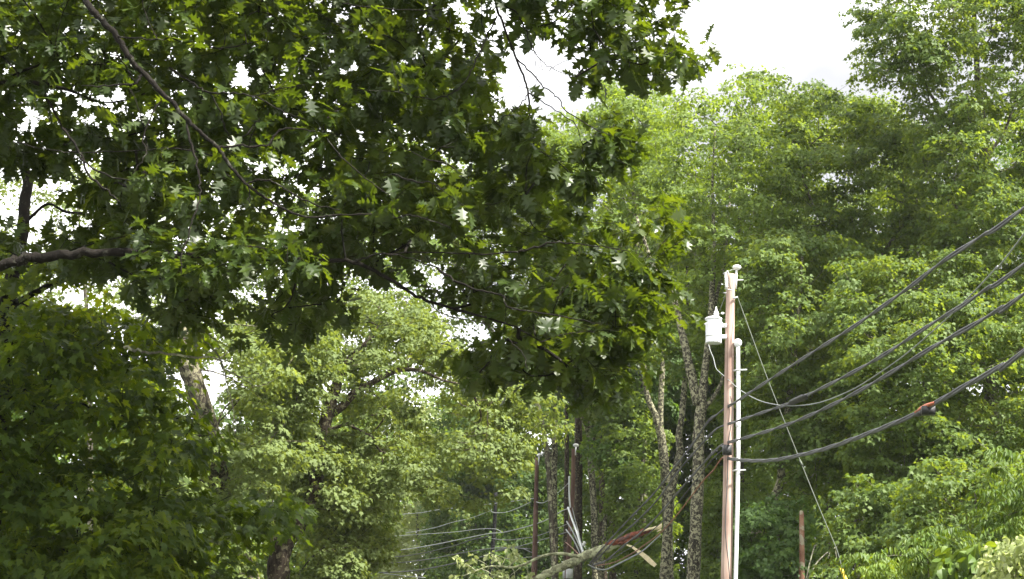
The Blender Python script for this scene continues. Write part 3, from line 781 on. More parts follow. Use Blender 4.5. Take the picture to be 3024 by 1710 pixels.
make_tree('roadside_sapling', 'small bushy tree with hanging vines below the arching crown, left of the road',
          [(880, 1420), (1000, 1380), (1120, 1440), (1160, 1510), (1130, 1590), (1060, 1660), (1020, 1790), (900, 1790), (900, 1600)],
          43, 2.5, [([(985, 1470, 4), (975, 1580, 6), (965, 1720, 8)], True)],
          leaf='wood_leaf', r=0.4, layers=6.5, per=34, size=0.10, clumpy=0.4, seed=43, droop=0.9)
make_tree('backdrop_tree', 'pale sunlit tree seen through the gap beside the dark leaning trunk', 
          [(-200, 520), (60, 470), (300, 470), (520, 560), (560, 760), (500, 960), (-200, 960)],
          44, 3.5, [([(230, 560, 3), (240, 760, 4), (260, 1000, 6), (270, 1700, 10)], True)],
          leaf='arch_leaf', bark='wood_bark', r=0.5, layers=2.2, per=30, size=0.12, clumpy=0.6, seed=45, holes=[(240, 850, 70, 45, .8), (90, 700, 90, 50, .8)])

# ------------------------------------------------------------------ woods on the right of the road
GW = 'trees of the wood beyond the poles'
make_tree('wood_tree', 'slender bright green tree behind the drooping oak tips, left end of the treeline',
          [(1560, 420), (1650, 340), (1690, 285), (1750, 290), (1775, 235), (1820, 215), (1890, 240), (1960, 260), (1990, 420), (2010, 700), (1990, 1000), (1900, 1100), (1800, 1000), (1640, 900), (1560, 650)],
          58, 4.0, [([(1860, 420, 4), (1880, 700, 7), (1904, 1123, 8), (1935, 1224, 10), (1956, 1311, 13), (1970, 1500, 14), (1975, 1720, 15)], True),
                    ([(1965, 950, 5), (1955, 1100, 8), (1950, 1250, 9), (1956, 1311, 10)], False)],
          leaf='bright_leaf', bark='grey_bark', r=0.55, layers=4.2, per=34, size=0.14, clumpy=0.72, seed=51, group=GW, holes=[(1960, 330, 30, 60, .8), (1920, 350, 20, 40, .7), (1800, 420, 30, 20, .6)])
make_tree('wood_tree', 'twin-stemmed tree with pale lichened bark standing just left of the transformer pole',
          [(1960, 245), (2010, 215), (2090, 210), (2120, 180), (2180, 170), (2230, 190), (2300, 172), (2350, 200), (2380, 330), (2340, 500), (2340, 700), (2250, 800), (2200, 950), (2050, 1000), (1960, 900), (1940, 500)],
          48, 3.8,
          [([(2112, 380, 2, 49.5), (2104, 532, 3.5, 49.5), (2108, 709, 6, 48.5), (2103, 860, 9, 46), (2098, 960, 10, 45.5), (2080, 1110, 12), (2072, 1190, 15), (2063, 1290, 17), (2064, 1368, 17), (2057, 1500, 18), (2047, 1710, 20)], True),
           ([(1880, 640, 4), (1935, 800, 7), (1985, 869, 9), (2020, 1010, 12), (2040, 1100, 14), (2060, 1195, 15)], False),
           ([(2134, 1110, 4), (2128, 1135, 5), (2106, 1175, 6), (2088, 1196, 7), (2075, 1215, 8)], False),
           ([(2056, 1190, 2), (2075, 1197, 2.5)], False),
           ([(2082, 1170, 1.5), (2080, 1197, 2)], False),
           ([(2178, 380, 2, 50), (2158, 560, 3.5, 50), (2146, 700, 4, 49), (2138, 780, 5, 47.5), (2110, 900, 6, 45.8)], False)],
          leaf='bright_leaf', bark='grey_bark', r=0.5, layers=3.1, per=34, size=0.13, clumpy=0.8, seed=52, stem_d=45.5, group=GW,
          holes=[(2070, 330, 50, 50, .7), (2260, 285, 55, 25, .8), (2300, 340, 30, 35, .6)])
make_tree('wood_tree', 'full green tree in the treeline just below the notch of open sky',
          [(2330, 270), (2400, 250), (2440, 240), (2490, 240), (2540, 280), (2600, 300), (2660, 310), (2760, 420), (2780, 700), (2700, 900), (2500, 1000), (2300, 950), (2220, 800), (2260, 560), (2300, 400)],
          50, 4.2, [([(2340, 420, 3), (2380, 549, 4), (2410, 626, 5), (2463, 697, 6), (2510, 791, 8), (2525, 1000, 11), (2534, 1488, 14), (2540, 1720, 16)], True),
                    ([(2440, 662, 3), (2340, 680, 4), (2292, 703, 5), (2250, 762, 6), (2225, 830, 7), (2215, 1000, 8)], False),
                    ([(2620, 580, 3), (2690, 620, 4), (2640, 700, 5), (2580, 800, 7), (2530, 950, 8)], False)],
          leaf='wood_leaf', bark='wood_bark', r=0.5, layers=5.5, per=36, size=0.13, clumpy=0.6, seed=53, group=GW,
          holes=[(2410, 350, 50, 35, .8), (2430, 505, 40, 30, .85), (2300, 600, 40, 40, .7), (2570, 560, 30, 25, .8), (2470, 400, 30, 25, .6), (2350, 640, 30, 30, .6), (2640, 500, 30, 25, .7)])
make_tree('wood_tree', 'tallest tree at the right edge with an airy crown reaching out of the picture',
          [(2540, -250), (3250, -250), (3250, 900), (3050, 1000), (2850, 1000), (2760, 850), (2760, 600), (2700, 500), (2690, 320), (2720, 250), (2650, 235), (2580, 240), (2525, 205), (2530, 150), (2550, 100), (2520, 70), (2525, 20), (2560, -20)],
          44, 3.8,
          [([(2860, -200, 4), (2875, 0, 7), (2885, 200, 9), (2905, 400, 12), (2918, 600, 15), (2925, 830, 18), (2925, 1086, 21), (2932, 1300, 23), (2935, 1720, 26)], True),
           ([(3010, 250, 3), (2983, 343, 4), (2959, 402, 5), (2912, 461, 7)], False),
           ([(2630, 60, 2), (2700, 200, 3.5), (2780, 330, 5), (2850, 450, 6), (2910, 560, 8)], False),
           ([(2740, 420, 3), (2745, 520, 5), (2770, 560, 5), (2850, 640, 6), (2918, 740, 8)], False)],
          leaf='wood_leaf', bark='wood_bark', r=0.42, layers=4.4, per=34, size=0.12, clumpy=0.45, seed=54, stem_d=45.5, group=GW,
          holes=[(2960, 420, 60, 30, .8), (2990, 350, 40, 30, .8), (2940, 470, 40, 30, .7), (2600, 310, 60, 40, .9), (2850, 200, 60, 50, .4)])
make_tree('wood_tree', 'cool green tree at the far right edge just above the upper cables',
          [(2950, 380), (3020, 350), (3250, 350), (3250, 1100), (2980, 1100), (2900, 900), (2900, 600)],
          52, 3.5, [([(3080, 480, 5), (3090, 800, 9), (3095, 1720, 16)], True)],
          leaf='cool_leaf', r=0.5, layers=3.6, per=34, size=0.13, clumpy=0.55, seed=55, group=GW)
make_tree('wood_tree', 'leafy tree with layered sprays directly behind the guy wire',
          [(2190, 700), (2330, 640), (2500, 700), (2620, 850), (2640, 1100), (2560, 1350), (2420, 1480), (2280, 1400), (2200, 1200), (2170, 900)],
          44, 2.8, [([(2370, 750, 4), (2350, 1000, 8), (2320, 1280, 10), (2309, 1364, 11), (2303, 1429, 12), (2268, 1500, 14), (2238, 1553, 15), (2200, 1720, 18)], True)],
          leaf='wood_leaf', bark='grey_bark', r=0.45, layers=4.6, per=36, size=0.12, clumpy=0.68, seed=56, group=GW, holes=[(2300, 1430, 30, 60, .8)])
make_tree('wood_tree', 'broad leafy tree behind the four cables, right of the guy wire',
          [(2480, 780), (2650, 720), (2850, 760), (3000, 850), (3250, 850), (3250, 1450), (2960, 1480), (2700, 1480), (2520, 1400), (2460, 1100)],
          41, 3.0, [([(2720, 850, 4), (2735, 1100, 8), (2720, 1400, 11), (2710, 1720, 13)], True)],
          leaf='wood_leaf', r=0.45, layers=5.2, per=36, size=0.115, clumpy=0.66, seed=57, group=GW,
          holes=[(2925, 1160, 26, 110, .93), (2800, 1150, 20, 20, .5)])
make_tree('wood_tree', 'yellow-green maple with bright leaf layers between the torn limb and the pale double trunk',
          [(1810, 1180), (1860, 1130), (1920, 1180), (1970, 1300), (1980, 1480), (1970, 1600), (1980, 1800), (1800, 1800), (1800, 1560), (1800, 1380)],
          60, 3.0, [([(1905, 1300, 5), (1890, 1500, 8), (1880, 1720, 10)], True)],
          leaf='bright_leaf', r=0.5, layers=5.6, per=36, size=0.135, clumpy=0.7, seed=58, group=GW)
make_tree('wood_tree', 'dark green tree with overlapping leaf layers below the drooping oak branch tips',
          [(1760, 1000), (1880, 950), (1980, 900), (2060, 1000), (2050, 1150), (1990, 1230), (1900, 1200), (1850, 1330), (1760, 1360), (1760, 1150)],
          62, 3.0, [([(1890, 1000, 5), (1900, 1300, 8), (1905, 1720, 11)], True)],
          leaf='cool_leaf', r=0.55, layers=4.5, per=34, size=0.15, clumpy=0.7, seed=59, group=GW)
make_tree('wood_tree', 'slim tree with leaning dark and pale trunk left of the double-trunked tree',
          [(1940, 640), (2060, 600), (2120, 800), (2100, 1080), (1990, 1100), (1920, 900)],
          52, 2.4, [([(2030, 760, 4), (2028, 1000, 7), (2016, 1210, 9), (2005, 1282, 10), (2008, 1340, 11), (1990, 1412, 12), (1976, 1500, 13), (1960, 1720, 15)], True)],
          leaf='wood_leaf', bark='grey_bark', r=0.5, layers=3.4, per=34, size=0.14, clumpy=0.7, seed=60, group=GW)
make_tree('wood_tree', 'tree behind the utility pole with bright leaves between its shaft and the double trunk',
          [(2060, 900), (2180, 860), (2260, 1000), (2290, 1300), (2300, 1600), (2250, 1800), (2080, 1800), (2070, 1500), (2090, 1200)],
          54, 3.0, [([(2195, 950, 4), (2190, 1300, 7), (2185, 1720, 10)], True)],
          leaf='bright_leaf', r=0.5, layers=5.0, per=36, size=0.13, clumpy=0.7, seed=61, group=GW)
# bare trunks deeper in the wood, left of the pole
for i, (lab, d, st, pl, sd_) in enumerate([
    ('straight grey trunk with one forked side stem, between the two leftmost reddish poles', 62,
     [([(1634, 1160, 6), (1638, 1241, 9), (1637, 1340, 9), (1637, 1500, 9), (1640, 1720, 10)], True), ([(1600, 1225, 2), (1610, 1290, 3), (1626, 1345, 4), (1636, 1400, 5)], False)],
     [(1560, 950), (1700, 900), (1740, 1100), (1690, 1200), (1580, 1190)], 71),
    ('pale lichen-covered trunk with a left fork, in the dark wood behind the torn limb', 64,
     [([(1742, 1050, 8), (1745, 1200, 10), (1748, 1282, 11), (1745, 1368, 10), (1754, 1500, 10), (1760, 1720, 11)], True), ([(1668, 1170, 3), (1702, 1210, 5), (1731, 1259, 7), (1744, 1310, 8)], False)],
     [(1650, 850), (1860, 800), (1880, 1050), (1780, 1130), (1670, 1080)], 72),
    ('dark trunk just right of the pale lichen-covered one', 68,
     [([(1790, 1080, 8), (1782, 1260, 9), (1778, 1400, 10), (1782, 1720, 11)], True)],
     [(1740, 800), (1900, 800), (1880, 1080), (1760, 1100)], 73),
    ('thick dark trunk directly behind the pole with the white dome cap', 72,
     [([(1712, 1100, 8), (1708, 1300, 11), (1708, 1500, 12), (1706, 1720, 13)], True)],
     [(1640, 850), (1780, 850), (1780, 1120), (1650, 1120)], 74),
    ('slim trunk left of the pole with the white dome cap', 70,
     [([(1672, 1200, 5), (1674, 1350, 7), (1672, 1500, 7), (1670, 1720, 8)], True)],
     [(1600, 900), (1720, 880), (1720, 1150), (1620, 1150)], 75),
    ('twin-stemmed pale trunk low behind the broken wires', 60,
     [([(1752, 1420, 5), (1757, 1500, 6), (1775, 1720, 8)], True), ([(1790, 1480, 5), (1785, 1560, 7), (1778, 1700, 7)], False)],
     [(1740, 1300), (1850, 1280), (1880, 1420), (1780, 1450)], 76)]):
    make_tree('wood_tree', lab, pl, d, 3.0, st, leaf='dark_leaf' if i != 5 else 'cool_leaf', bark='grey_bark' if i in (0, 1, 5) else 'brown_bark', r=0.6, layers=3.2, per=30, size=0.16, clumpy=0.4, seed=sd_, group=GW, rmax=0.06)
make_tree('wood_tree', 'low green tree left of the black pole, beyond the hanging wires',
          [(1430, 1450), (1490, 1400), (1560, 1380), (1620, 1450), (1630, 1800), (1380, 1800), (1400, 1600)],
          112, 3, [([(1520, 1500, 4), (1525, 1720, 7)], True)], leaf='cool_leaf', r=0.7, layers=6, per=34, size=0.18, clumpy=0.65, seed=77, group=GW)
make_tree('far_tree', 'haze-tinted pale tree at the end of the road between the arching crown and the wires',
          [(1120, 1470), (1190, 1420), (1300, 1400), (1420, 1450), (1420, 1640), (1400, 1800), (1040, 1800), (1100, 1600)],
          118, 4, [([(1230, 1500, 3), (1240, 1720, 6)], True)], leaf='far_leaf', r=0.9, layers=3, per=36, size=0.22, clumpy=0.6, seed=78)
make_tree('far_tree', 'dark tree with bare boughs beyond the wires, between the pale tree and the black pole',
          [(1280, 1400), (1400, 1300), (1560, 1250), (1620, 1400), (1560, 1480), (1400, 1520), (1330, 1500)],
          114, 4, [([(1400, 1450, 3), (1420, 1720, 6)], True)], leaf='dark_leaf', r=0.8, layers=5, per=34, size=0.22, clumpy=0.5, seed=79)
make_tree('tall_tree', 'tall bright tree showing through the middle of the oak canopy',
          [(900, 480), (1100, 420), (1350, 380), (1560, 420), (1660, 560), (1680, 900), (1560, 1050), (1300, 1050), (1000, 900), (880, 700)],
          60, 4, [([(1300, 600, 4), (1400, 900, 6), (1590, 1200, 7), (1640, 1720, 8)], True)], leaf='bright_leaf', r=0.6, layers=2.8, per=32, size=0.15, clumpy=0.7, seed=80)
make_tree('tall_tree', 'tall green tree showing through the left part of the oak canopy',
          [(250, 350), (600, 330), (900, 420), (960, 700), (900, 950), (600, 1000), (300, 700)],
          52, 4, [([(560, 600, 4), (575, 900, 6), (600, 1200, 7), (690, 1600, 8), (710, 1720, 8)], True)], leaf='wood_leaf', r=0.6, layers=2.2, per=30, size=0.14, clumpy=0.7, seed=81)

# second row of the wood, further in
for i, (lab, pl, d, lf, tx, tp) in enumerate([
    ('rounded crown rising behind the slender bright tree at the left end of the treeline', [(1560, 380), (1660, 300), (1760, 250), (1860, 240), (1960, 270), (1990, 700), (1960, 1100), (1640, 1100), (1560, 800)], 70, 'bright_leaf', 1800, 420),
    ('tree whose top fills the treeline above the transformer pole, behind the twin stems', [(1940, 280), (2040, 255), (2160, 240), (2260, 260), (2340, 250), (2380, 500), (2360, 900), (2260, 1100), (1960, 1100)], 66, 'bright_leaf', 2180, 420),
    ('darker tree showing between the mid treeline crowns just below the sky notch', [(2320, 300), (2450, 275), (2560, 310), (2680, 340), (2760, 500), (2720, 1000), (2360, 1000)], 68, 'wood_leaf', 2560, 480),
    ('tree behind the lower half of the tallest right-hand tree', [(2640, 420), (2780, 360), (2900, 300), (3200, 330), (3200, 1100), (2680, 1100)], 64, 'wood_leaf', 2830, 500),
    ('deep wood tree behind the cables near the black splice', [(2200, 820), (2500, 760), (2760, 820), (2760, 1500), (2220, 1500)], 66, 'wood_leaf', 2440, 950),
    ('deep wood tree behind the orange tape on the lowest cable', [(2680, 820), (2900, 780), (3200, 820), (3200, 1600), (2700, 1600)], 62, 'wood_leaf', 2840, 950),
    ('deep wood tree behind the double trunk and the torn limb', [(1700, 860), (1900, 800), (2240, 820), (2240, 1750), (1760, 1750)], 76, 'wood_leaf', 1930, 950)]):
    make_tree('wood_tree', lab, pl, d, 4.0, [([(tx, tp, 3), (tx + 6, tp + 400, 7), (tx + 10, 1720, 11)], True)], leaf=lf, bark='brown_bark', r=0.65, layers=3.4, per=34, size=0.17, clumpy=0.5, seed=200 + i, group=GW, pad=6, fill=2.0)
for i, (lab, pl, d, lf, tx) in enumerate([
    ('tree behind the lichen-spotted leaning trunk, lower left', [(380, 1260), (560, 1290), (720, 1270), (900, 1240), (960, 1500), (940, 1800), (380, 1800)], 56, 'wood_leaf', 500),
    ('tree behind the fork of the arching roadside maple', [(800, 1080), (1000, 1000), (1240, 1040), (1260, 1420), (1120, 1500), (1000, 1800), (820, 1800)], 58, 'wood_leaf', 1040)]):
    make_tree('backdrop_tree', lab, pl, d, 3.5, [([(tx, pl[1][1] + 60, 3), (tx + 8, 1720, 8)], True)], leaf=lf, bark='brown_bark', r=0.6, layers=3.2, per=34, size=0.15, clumpy=0.5, seed=220 + i, pad=6, fill=2.0)

# understory and shrubs at the lower right
GU = 'shrubs below the cables at lower right'
make_tree('understory_tree', 'green understory tree left of the guy wire foot, behind the reddish stub',
          [(2180, 1500), (2280, 1450), (2400, 1500), (2440, 1620), (2440, 1800), (2160, 1800)],
          42, 2.2, [([(2300, 1580, 3), (2300, 1720, 5)], True)], leaf='cool_leaf', r=0.4, layers=5.5, per=36, size=0.12, clumpy=0.65, seed=91, cat='small tree')
make_tree('understory_tree', 'light green understory tree with drooping branch tips right of the guy wire foot',
          [(2440, 1480), (2560, 1400), (2700, 1440), (2760, 1560), (2750, 1800), (2450, 1800), (2430, 1640), (2470, 1560)],
          36, 2.0, [([(2600, 1520, 3), (2610, 1720, 5)], True)], leaf='wood_leaf', r=0.38, layers=6, per=36, size=0.11, clumpy=0.68, seed=92, cat='small tree',
          holes=[(2500, 1640, 40, 50, .6)])
make_tree('understory_tree', 'green understory tree below the lowest cable near the right edge',
          [(2680, 1400), (2850, 1300), (3000, 1330), (3200, 1400), (3200, 1800), (2700, 1800), (2660, 1600)],
          33, 2.2, [([(2880, 1450, 3), (2885, 1720, 6)], True)], leaf='wood_leaf', r=0.36, layers=6, per=36, size=0.105, clumpy=0.66, seed=93, cat='small tree')
make_tree('sumac_shrub', 'shrub of long narrow drooping leaflets at the bottom of the picture', 
          [(2560, 1640), (2680, 1590), (2780, 1570), (2850, 1600), (2900, 1680), (2920, 1820), (2520, 1820)],
          22, 1.2, [([(2740, 1650, 2), (2745, 1720, 3)], True)], leaf='shrub_leaf', r=0.30, layers=1.5, pad=0, fronds=True, per=34, size=0.15, clumpy=0.6, seed=94, tpl=LEAF_LANCE, droop=0.9, cat='shrub', group=GU, step=0.3, rtip=0.003, rmax=0.02)
make_tree('sumac_shrub', 'shrub of feathery bright leaflets rising at the right edge',
          [(2900, 1500), (2960, 1400), (3000, 1340), (3150, 1340), (3150, 1700), (2960, 1650)],
          21, 1.0, [([(3040, 1450, 2), (3045, 1720, 3)], True)], leaf='shrub_leaf', r=0.30, layers=1.3, pad=0, fronds=True, per=34, size=0.15, clumpy=0.6, seed=95, tpl=LEAF_LANCE, droop=0.9, cat='shrub', group=GU, step=0.3, rtip=0.003, rmax=0.02)
make_tree('broadleaf_shrub', 'yellow-green broad-leaved shrub low between the two feathery shrubs',
          [(2810, 1630), (2870, 1600), (2930, 1620), (2960, 1700), (2960, 1800), (2800, 1800)],
          20, 0.8, [([(2880, 1700, 2), (2882, 1760, 3)], True)], leaf='shrub_leaf', r=0.22, layers=6, per=18, size=0.17, clumpy=0.4, seed=96, tpl=LEAF_BROAD, cat='shrub', group=GU, step=0.3, rtip=0.003, rmax=0.02, droop=0.5)
make_tree('pale_shrub', 'pale cream-green shrub in the bottom right corner',
          [(2910, 1660), (2950, 1610), (3010, 1590), (3120, 1590), (3120, 1820), (2900, 1820)],
          18.5, 0.7, [([(3000, 1700, 2), (3002, 1760, 3)], True)], leaf='pale_leaf', r=0.2, layers=4.5, per=20, size=0.10, clumpy=0.4, seed=97, jit=0.6, tpl=LEAF_BROAD, cat='shrub', group=GU, step=0.3, rtip=0.003, rmax=0.015, droop=0.6)

# far wood that closes the view, one mass
def far_wood():
    rng = np.random.default_rng(5)
    polys = [([(-400, 1150), (200, 1100), (700, 1180), (1000, 1150), (1060, 1300), (1100, 1500), (1020, 1850), (-400, 1850)], 70, 4.5),
             ([(1300, 1180), (1500, 1000), (1750, 950), (1760, 1850), (1250, 1850)], 112, 5.0),
             ([(1700, 820), (2000, 700), (2300, 720), (2650, 800), (3000, 780), (3400, 800), (3400, 1850), (1720, 1850)], 78, 3.4)]
    A = [clump_points(rng, pl, [(605, 1130, 75, 90, 1.0)], d, 7, 0.9, ly * 2.0, 0.3, 3 + d, 200, 2.2, 6) for pl, d, ly in polys]
    cl = np.concatenate(A)
    dirs = norm(rng.normal(size=cl.shape) * [1, 1, 0.3])
    p_, t_, n_, s_, lr, idx = spray_leaves(rng, cl, dirs, 0.9, 46, 0.27)
    cr_ = rng.uniform(size=len(cl))
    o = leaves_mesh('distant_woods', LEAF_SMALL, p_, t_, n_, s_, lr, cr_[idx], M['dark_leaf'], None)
    o['kind'] = 'stuff'; o['label'] = 'dark mass of the far wood closing the view behind the trees'; o['category'] = 'woods'
    print('far leaves', len(p_))
far_wood()
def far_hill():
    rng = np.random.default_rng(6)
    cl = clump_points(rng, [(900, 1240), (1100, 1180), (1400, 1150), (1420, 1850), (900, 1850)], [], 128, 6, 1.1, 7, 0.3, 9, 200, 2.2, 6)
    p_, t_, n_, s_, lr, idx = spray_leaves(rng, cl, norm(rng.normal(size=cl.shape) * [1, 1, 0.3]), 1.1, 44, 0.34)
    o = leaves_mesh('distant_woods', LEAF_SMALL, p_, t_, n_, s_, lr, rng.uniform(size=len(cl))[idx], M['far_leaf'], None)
    o['kind'] = 'stuff'; o['label'] = 'haze-tinted pale wood at the end of the road behind the thin wires'; o['category'] = 'woods'
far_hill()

# dead hanging twigs in front of the thick trunk
rng = np.random.default_rng(77)
b = P(366, 1027, 15.4)
root = thing('dead_branch', 'bare grey dead branch with hanging twigs in front of the thick leaning trunk', 'branch', b)
for k, tw in enumerate([[(366, 1027, 5), (420, 1036, 4.5), (473, 1042, 4), (567, 1054, 3.4), (638, 1058, 3), (660, 1090, 2.4), (697, 1106, 2), (750, 1123, 1.2)],
           [(545, 935, 2.6), (580, 975, 2.6), (615, 1015, 2.4), (650, 1060, 2.4), (665, 1110, 2), (685, 1180, 1.6), (692, 1280, 1)],
           [(560, 940, 1.6), (600, 965, 1.5), (630, 1000, 1.4), (680, 1030, 1)], [(600, 920, 1.6), (640, 960, 1.5), (690, 1010, 1.2), (720, 1060, .9)],
           [(590, 1055, 1.5), (640, 1030, 1.3), (670, 1022, 1)], [(660, 1090, 1.5), (672, 1160, 1.2), (700, 1260, .8)], [(650, 1060, 1.4), (720, 1080, 1), (790, 1130, .7)],
           [(660, 1100, 1.2), (650, 1180, 1), (680, 1290, .7)], [(555, 945, 1.8), (610, 985, 1.6), (640, 1010, 1.2), (690, 1090, 1)], [(700, 1108, 1.3), (760, 1140, 1.1), (830, 1110, .8)]]):
    q, rr = trace3([(a, b_, c, 15.4 + 0.05 * k) for a, b_, c in tw], 15.4, 5)
    q[1:-1] += rng.normal(size=(len(q) - 2, 3)) * 0.008
    MB().tube(q, rr, 6).build('bough' if k == 0 else 'twig', M['dead_wood'], root)
# ------------------------------------------------------------------ utility poles
def up_axis(a, b): return norm(np.asarray(b) - np.asarray(a))
PPM = F / 35.0
def px3(x, y, Y=35.0): return P(x, y, Y)
def build_main_pole():
    q, rr = trace3([(2158, 810, 13), (2156.6, 904, 13.6), (2154, 1048, 14.2), (2152, 1248, 14.8), (2150.6, 1416, 15.2), (2145, 1710, 16.5)], 35, 6)
    g = ground_to(q); rr = np.concatenate([rr, np.full(len(g) - len(q), 0.15)])
    root = thing('utility_pole', 'tall pinkish wooden utility pole carrying a white transformer and white conduit', 'utility pole', (g[-1][0], g[-1][1], 0))
    MB().tube(g, rr, 18).build('shaft', M['pole_wood'], root)
    ax = up_axis(q[-1], q[0])
    # top pin insulator on its bracket, right of the top
    ins = MB().lathe(px3(2176, 796), ax, [(-0.02, 0.03), (0.0, 0.07), (0.02, 0.10), (0.045, 0.11), (0.075, 0.108), (0.10, 0.09), (0.115, 0.05), (0.12, 0.02)]).build('insulator', M['porcelain'], root)
    MB().tube([px3(2175, 797), px3(2173.5, 830), px3(2173, 853)], [0.028, 0.028, 0.022], 10).build('pin', M['white_paint'], root)
    b = MB(); b.tube([px3(2158, 828), px3(2195, 827)], 0.016, 8); b.tube([px3(2162, 849), px3(2172, 836)], 0.012, 6); b.build('bracket', M['galv'], root)
    # fused cutout on the left of the top
    y = 34.8
    c = MB(); c.lathe(P(2146, 850, y), up_axis(P(2146, 850, y), P(2143, 806, y)), [(0, .03), (.03, .045), (.06, .03), (.09, .046), (.12, .03), (.15, .046), (.18, .03), (.21, .046), (.24, .03), (.27, .046), (.30, .035), (.37, .03)], 12)
    co = c.build('fuse_cutout', M['porcelain'], root)
    c = MB(); c.tube([P(2158, 854, 34.8), P(2146, 808, 34.7), P(2152, 806, 34.7)], 0.012, 6); c.tube([P(2137, 809, 34.8), P(2152, 803, 34.8)], 0.03, 8)
    c.tube([P(2140, 852, 34.8), P(2163, 858, 34.8)], 0.014, 6); c.tube([P(2148, 806, 34.7), P(2148, 799, 34.7)], 0.02, 8); c.build('fuse_tube', M['galv'], co)
    MB().tube([P(2148, 803, 34.75), P(2160, 797, 34.8), P(2174, 796, 34.95)], 0.007, 5).build('jumper_wire', M['bare'], root)
    MB().tube([P(2146, 852, 34.8), P(2139, 880, 34.8), P(2126, 916, 34.8), P(2112, 914, 34.8)], 0.006, 5).build('jumper_wire', M['cable_dark'], root)
    # transformer
    cx = 2107
    top, bot = P(cx, 941, 34.9), P(cx + 0.5, 1014, 34.9); a = up_axis(bot, top); h = np.linalg.norm(top - bot)
    tr = MB().lathe(bot, a, [(0, 0.06), (0.0, 0.185), (0.015, 0.2), (0.03, 0.197), (h * 0.5, 0.2), (h - 0.04, 0.2), (h - 0.035, 0.2)], 32).build('transformer', M['white_paint'], root)
    MB().lathe(bot + a * (h - 0.035), a, [(0, 0.215), (0.03, 0.217), (0.05, 0.20), (0.085, 0.10), (0.095, 0.03)], 32).build('lid', M['white_paint'], tr)
    MB().lathe(bot + a * (h + 0.03) + np.array([0.07, 0, 0]), a, [(0, .055), (.03, .055), (.05, .075), (.07, .06), (.10, .075), (.12, .055), (.15, .06), (.17, .04), (.23, .02), (.28, .012)], 14).build('bushing', M['porcelain'], tr)
    MB().lathe(bot + a * 0.14, norm(a + np.array([0.14, 0, 0])), [(0, 0.203), (0.015, 0.206), (0.03, 0.203)], 28).build('band', M['galv'], tr)
    for yy in (962, 995):
        MB().box((P(2126, yy, 34.93) + P(2144, yy, 34.93)) / 2, (0.17, 0.08, 0.09)).build('bracket', M['white_paint'], tr)
    MB().tube([P(2127, 948, 34.75), P(2134, 955, 34.75), P(2140, 962, 34.8)], 0.015, 6).build('lifting_hook', M['galv'], tr); MB().tube([P(2084, 956, 34.75), P(2079, 958, 34.75)], 0.02, 6).build('lug', M['galv'], tr)
    for bxp in (2095, 2107, 2119): MB().tube([P(bxp, 1006, 34.68), P(bxp, 1007, 34.62)], 0.014, 6).build('terminal', M['galv'], tr)
    MB().lathe(P(2134, 928, 34.9), a, [(0, .03), (.02, .045), (.04, .04), (.05, .02)], 12).build('arrester', M['porcelain'], root)
    # white conduit and its domed head
    q2, r2 = trace3([(2179, 1018, 6), (2180, 1200, 6.2), (2179, 1400, 6.2), (2176, 1560, 6), (2172, 1712, 6)], 34.85, 5)
    g2 = ground_to(q2)
    cd = MB().tube(g2, np.concatenate([r2, np.full(len(g2) - len(q2), 0.05)]), 14).build('conduit', M['white_pvc'], root)
    MB().lathe(P(2178.5, 1022, 34.85), ax, [(-0.02, .055), (.0, .07), (.04, .095), (.09, .105), (.14, .09), (.17, .06), (.185, .02)], 18).build('conduit_head', M['white_pvc'], cd)
    for yy, x0, x1 in ((1093, 2166, 2205), (1389, 2163, 2201)):
        s = MB(); s.tube([P(x0, yy + 2, 34.8), P(x0 + 10, yy, 34.7), P(2186, yy, 34.74), P(x1, yy - 1, 34.85)], 0.022, 8); s.build('standoff_arm', M['galv'], root)
    MB().lathe(P(2180, 1262, 34.85), ax, [(0, .052), (.02, .062), (.12, .062), (.14, .052)], 14).build('coupling', M['white_pvc'], cd)
    # splice box and risers on the shaft
    MB().box(P(2147, 1329, 34.74), (0.19, 0.16, 0.245), 0.15).build('junction_box', M['black'], root)
    w = MB()
    w.tube(smooth_line([P(2157, 1170, 34.83), P(2162, 1200, 34.84), P(2160, 1245, 34.82), P(2153, 1290, 34.8), P(2151, 1314, 34.8)], 4), 0.012, 6)
    w.tube(smooth_line([P(2150, 1345, 34.8), P(2148, 1420, 34.8), P(2142, 1560, 34.8), P(2150, 1650, 34.8), P(2155, 1712, 34.8)], 4), 0.012, 6)
    w.build('riser_wire', M['cable_dark'], root)
    MB().tube([P(2165, 882, 34.85), P(2178, 877, 34.9)], 0.022, 8).build('guy_hook', M['galv'], root)
    MB().tube([P(2136, 865, 34.9), P(2146, 865, 34.9)], 0.01, 6).build('bolt', M['galv'], root)
    return root
build_main_pole()

def plain_pole(name, label, pts, Y, mat, cap, gray=None):
    q, rr = trace3(pts, Y, 5); g = ground_to(q); rr = np.concatenate([rr, np.full(len(g) - len(q), rr[-1])])
    root = thing(name, label, 'utility pole', (g[-1][0], g[-1][1], 0))
    MB().tube(g, rr, 14).build('shaft', mat, root)
    if cap:
        x, y, r = cap
        MB().lathe(P(x, y, Y), (0.03, 0, 1), [(-.03, r * .5), (0, r * .9), (.05, r), (.10, r * .8), (.13, r * .3)], 16).build('insulator', M['porcelain'], root)
        MB().tube([P(x, y + 1, Y - 0.15), P(x - 1.5, y + 26, Y - 0.2)], 0.03, 6).build('pin', M['white_paint'], root)
    return root
p2 = plain_pole('utility_pole', 'dark red-brown pole with a white dome cap, behind the torn limb', [(1694, 1326, 6), (1692, 1428, 6.2), (1688, 1516, 6.6), (1682, 1590, 6.8), (1674, 1712, 7.2)], 65, M['pole_red'], (1701, 1318, 0.14))
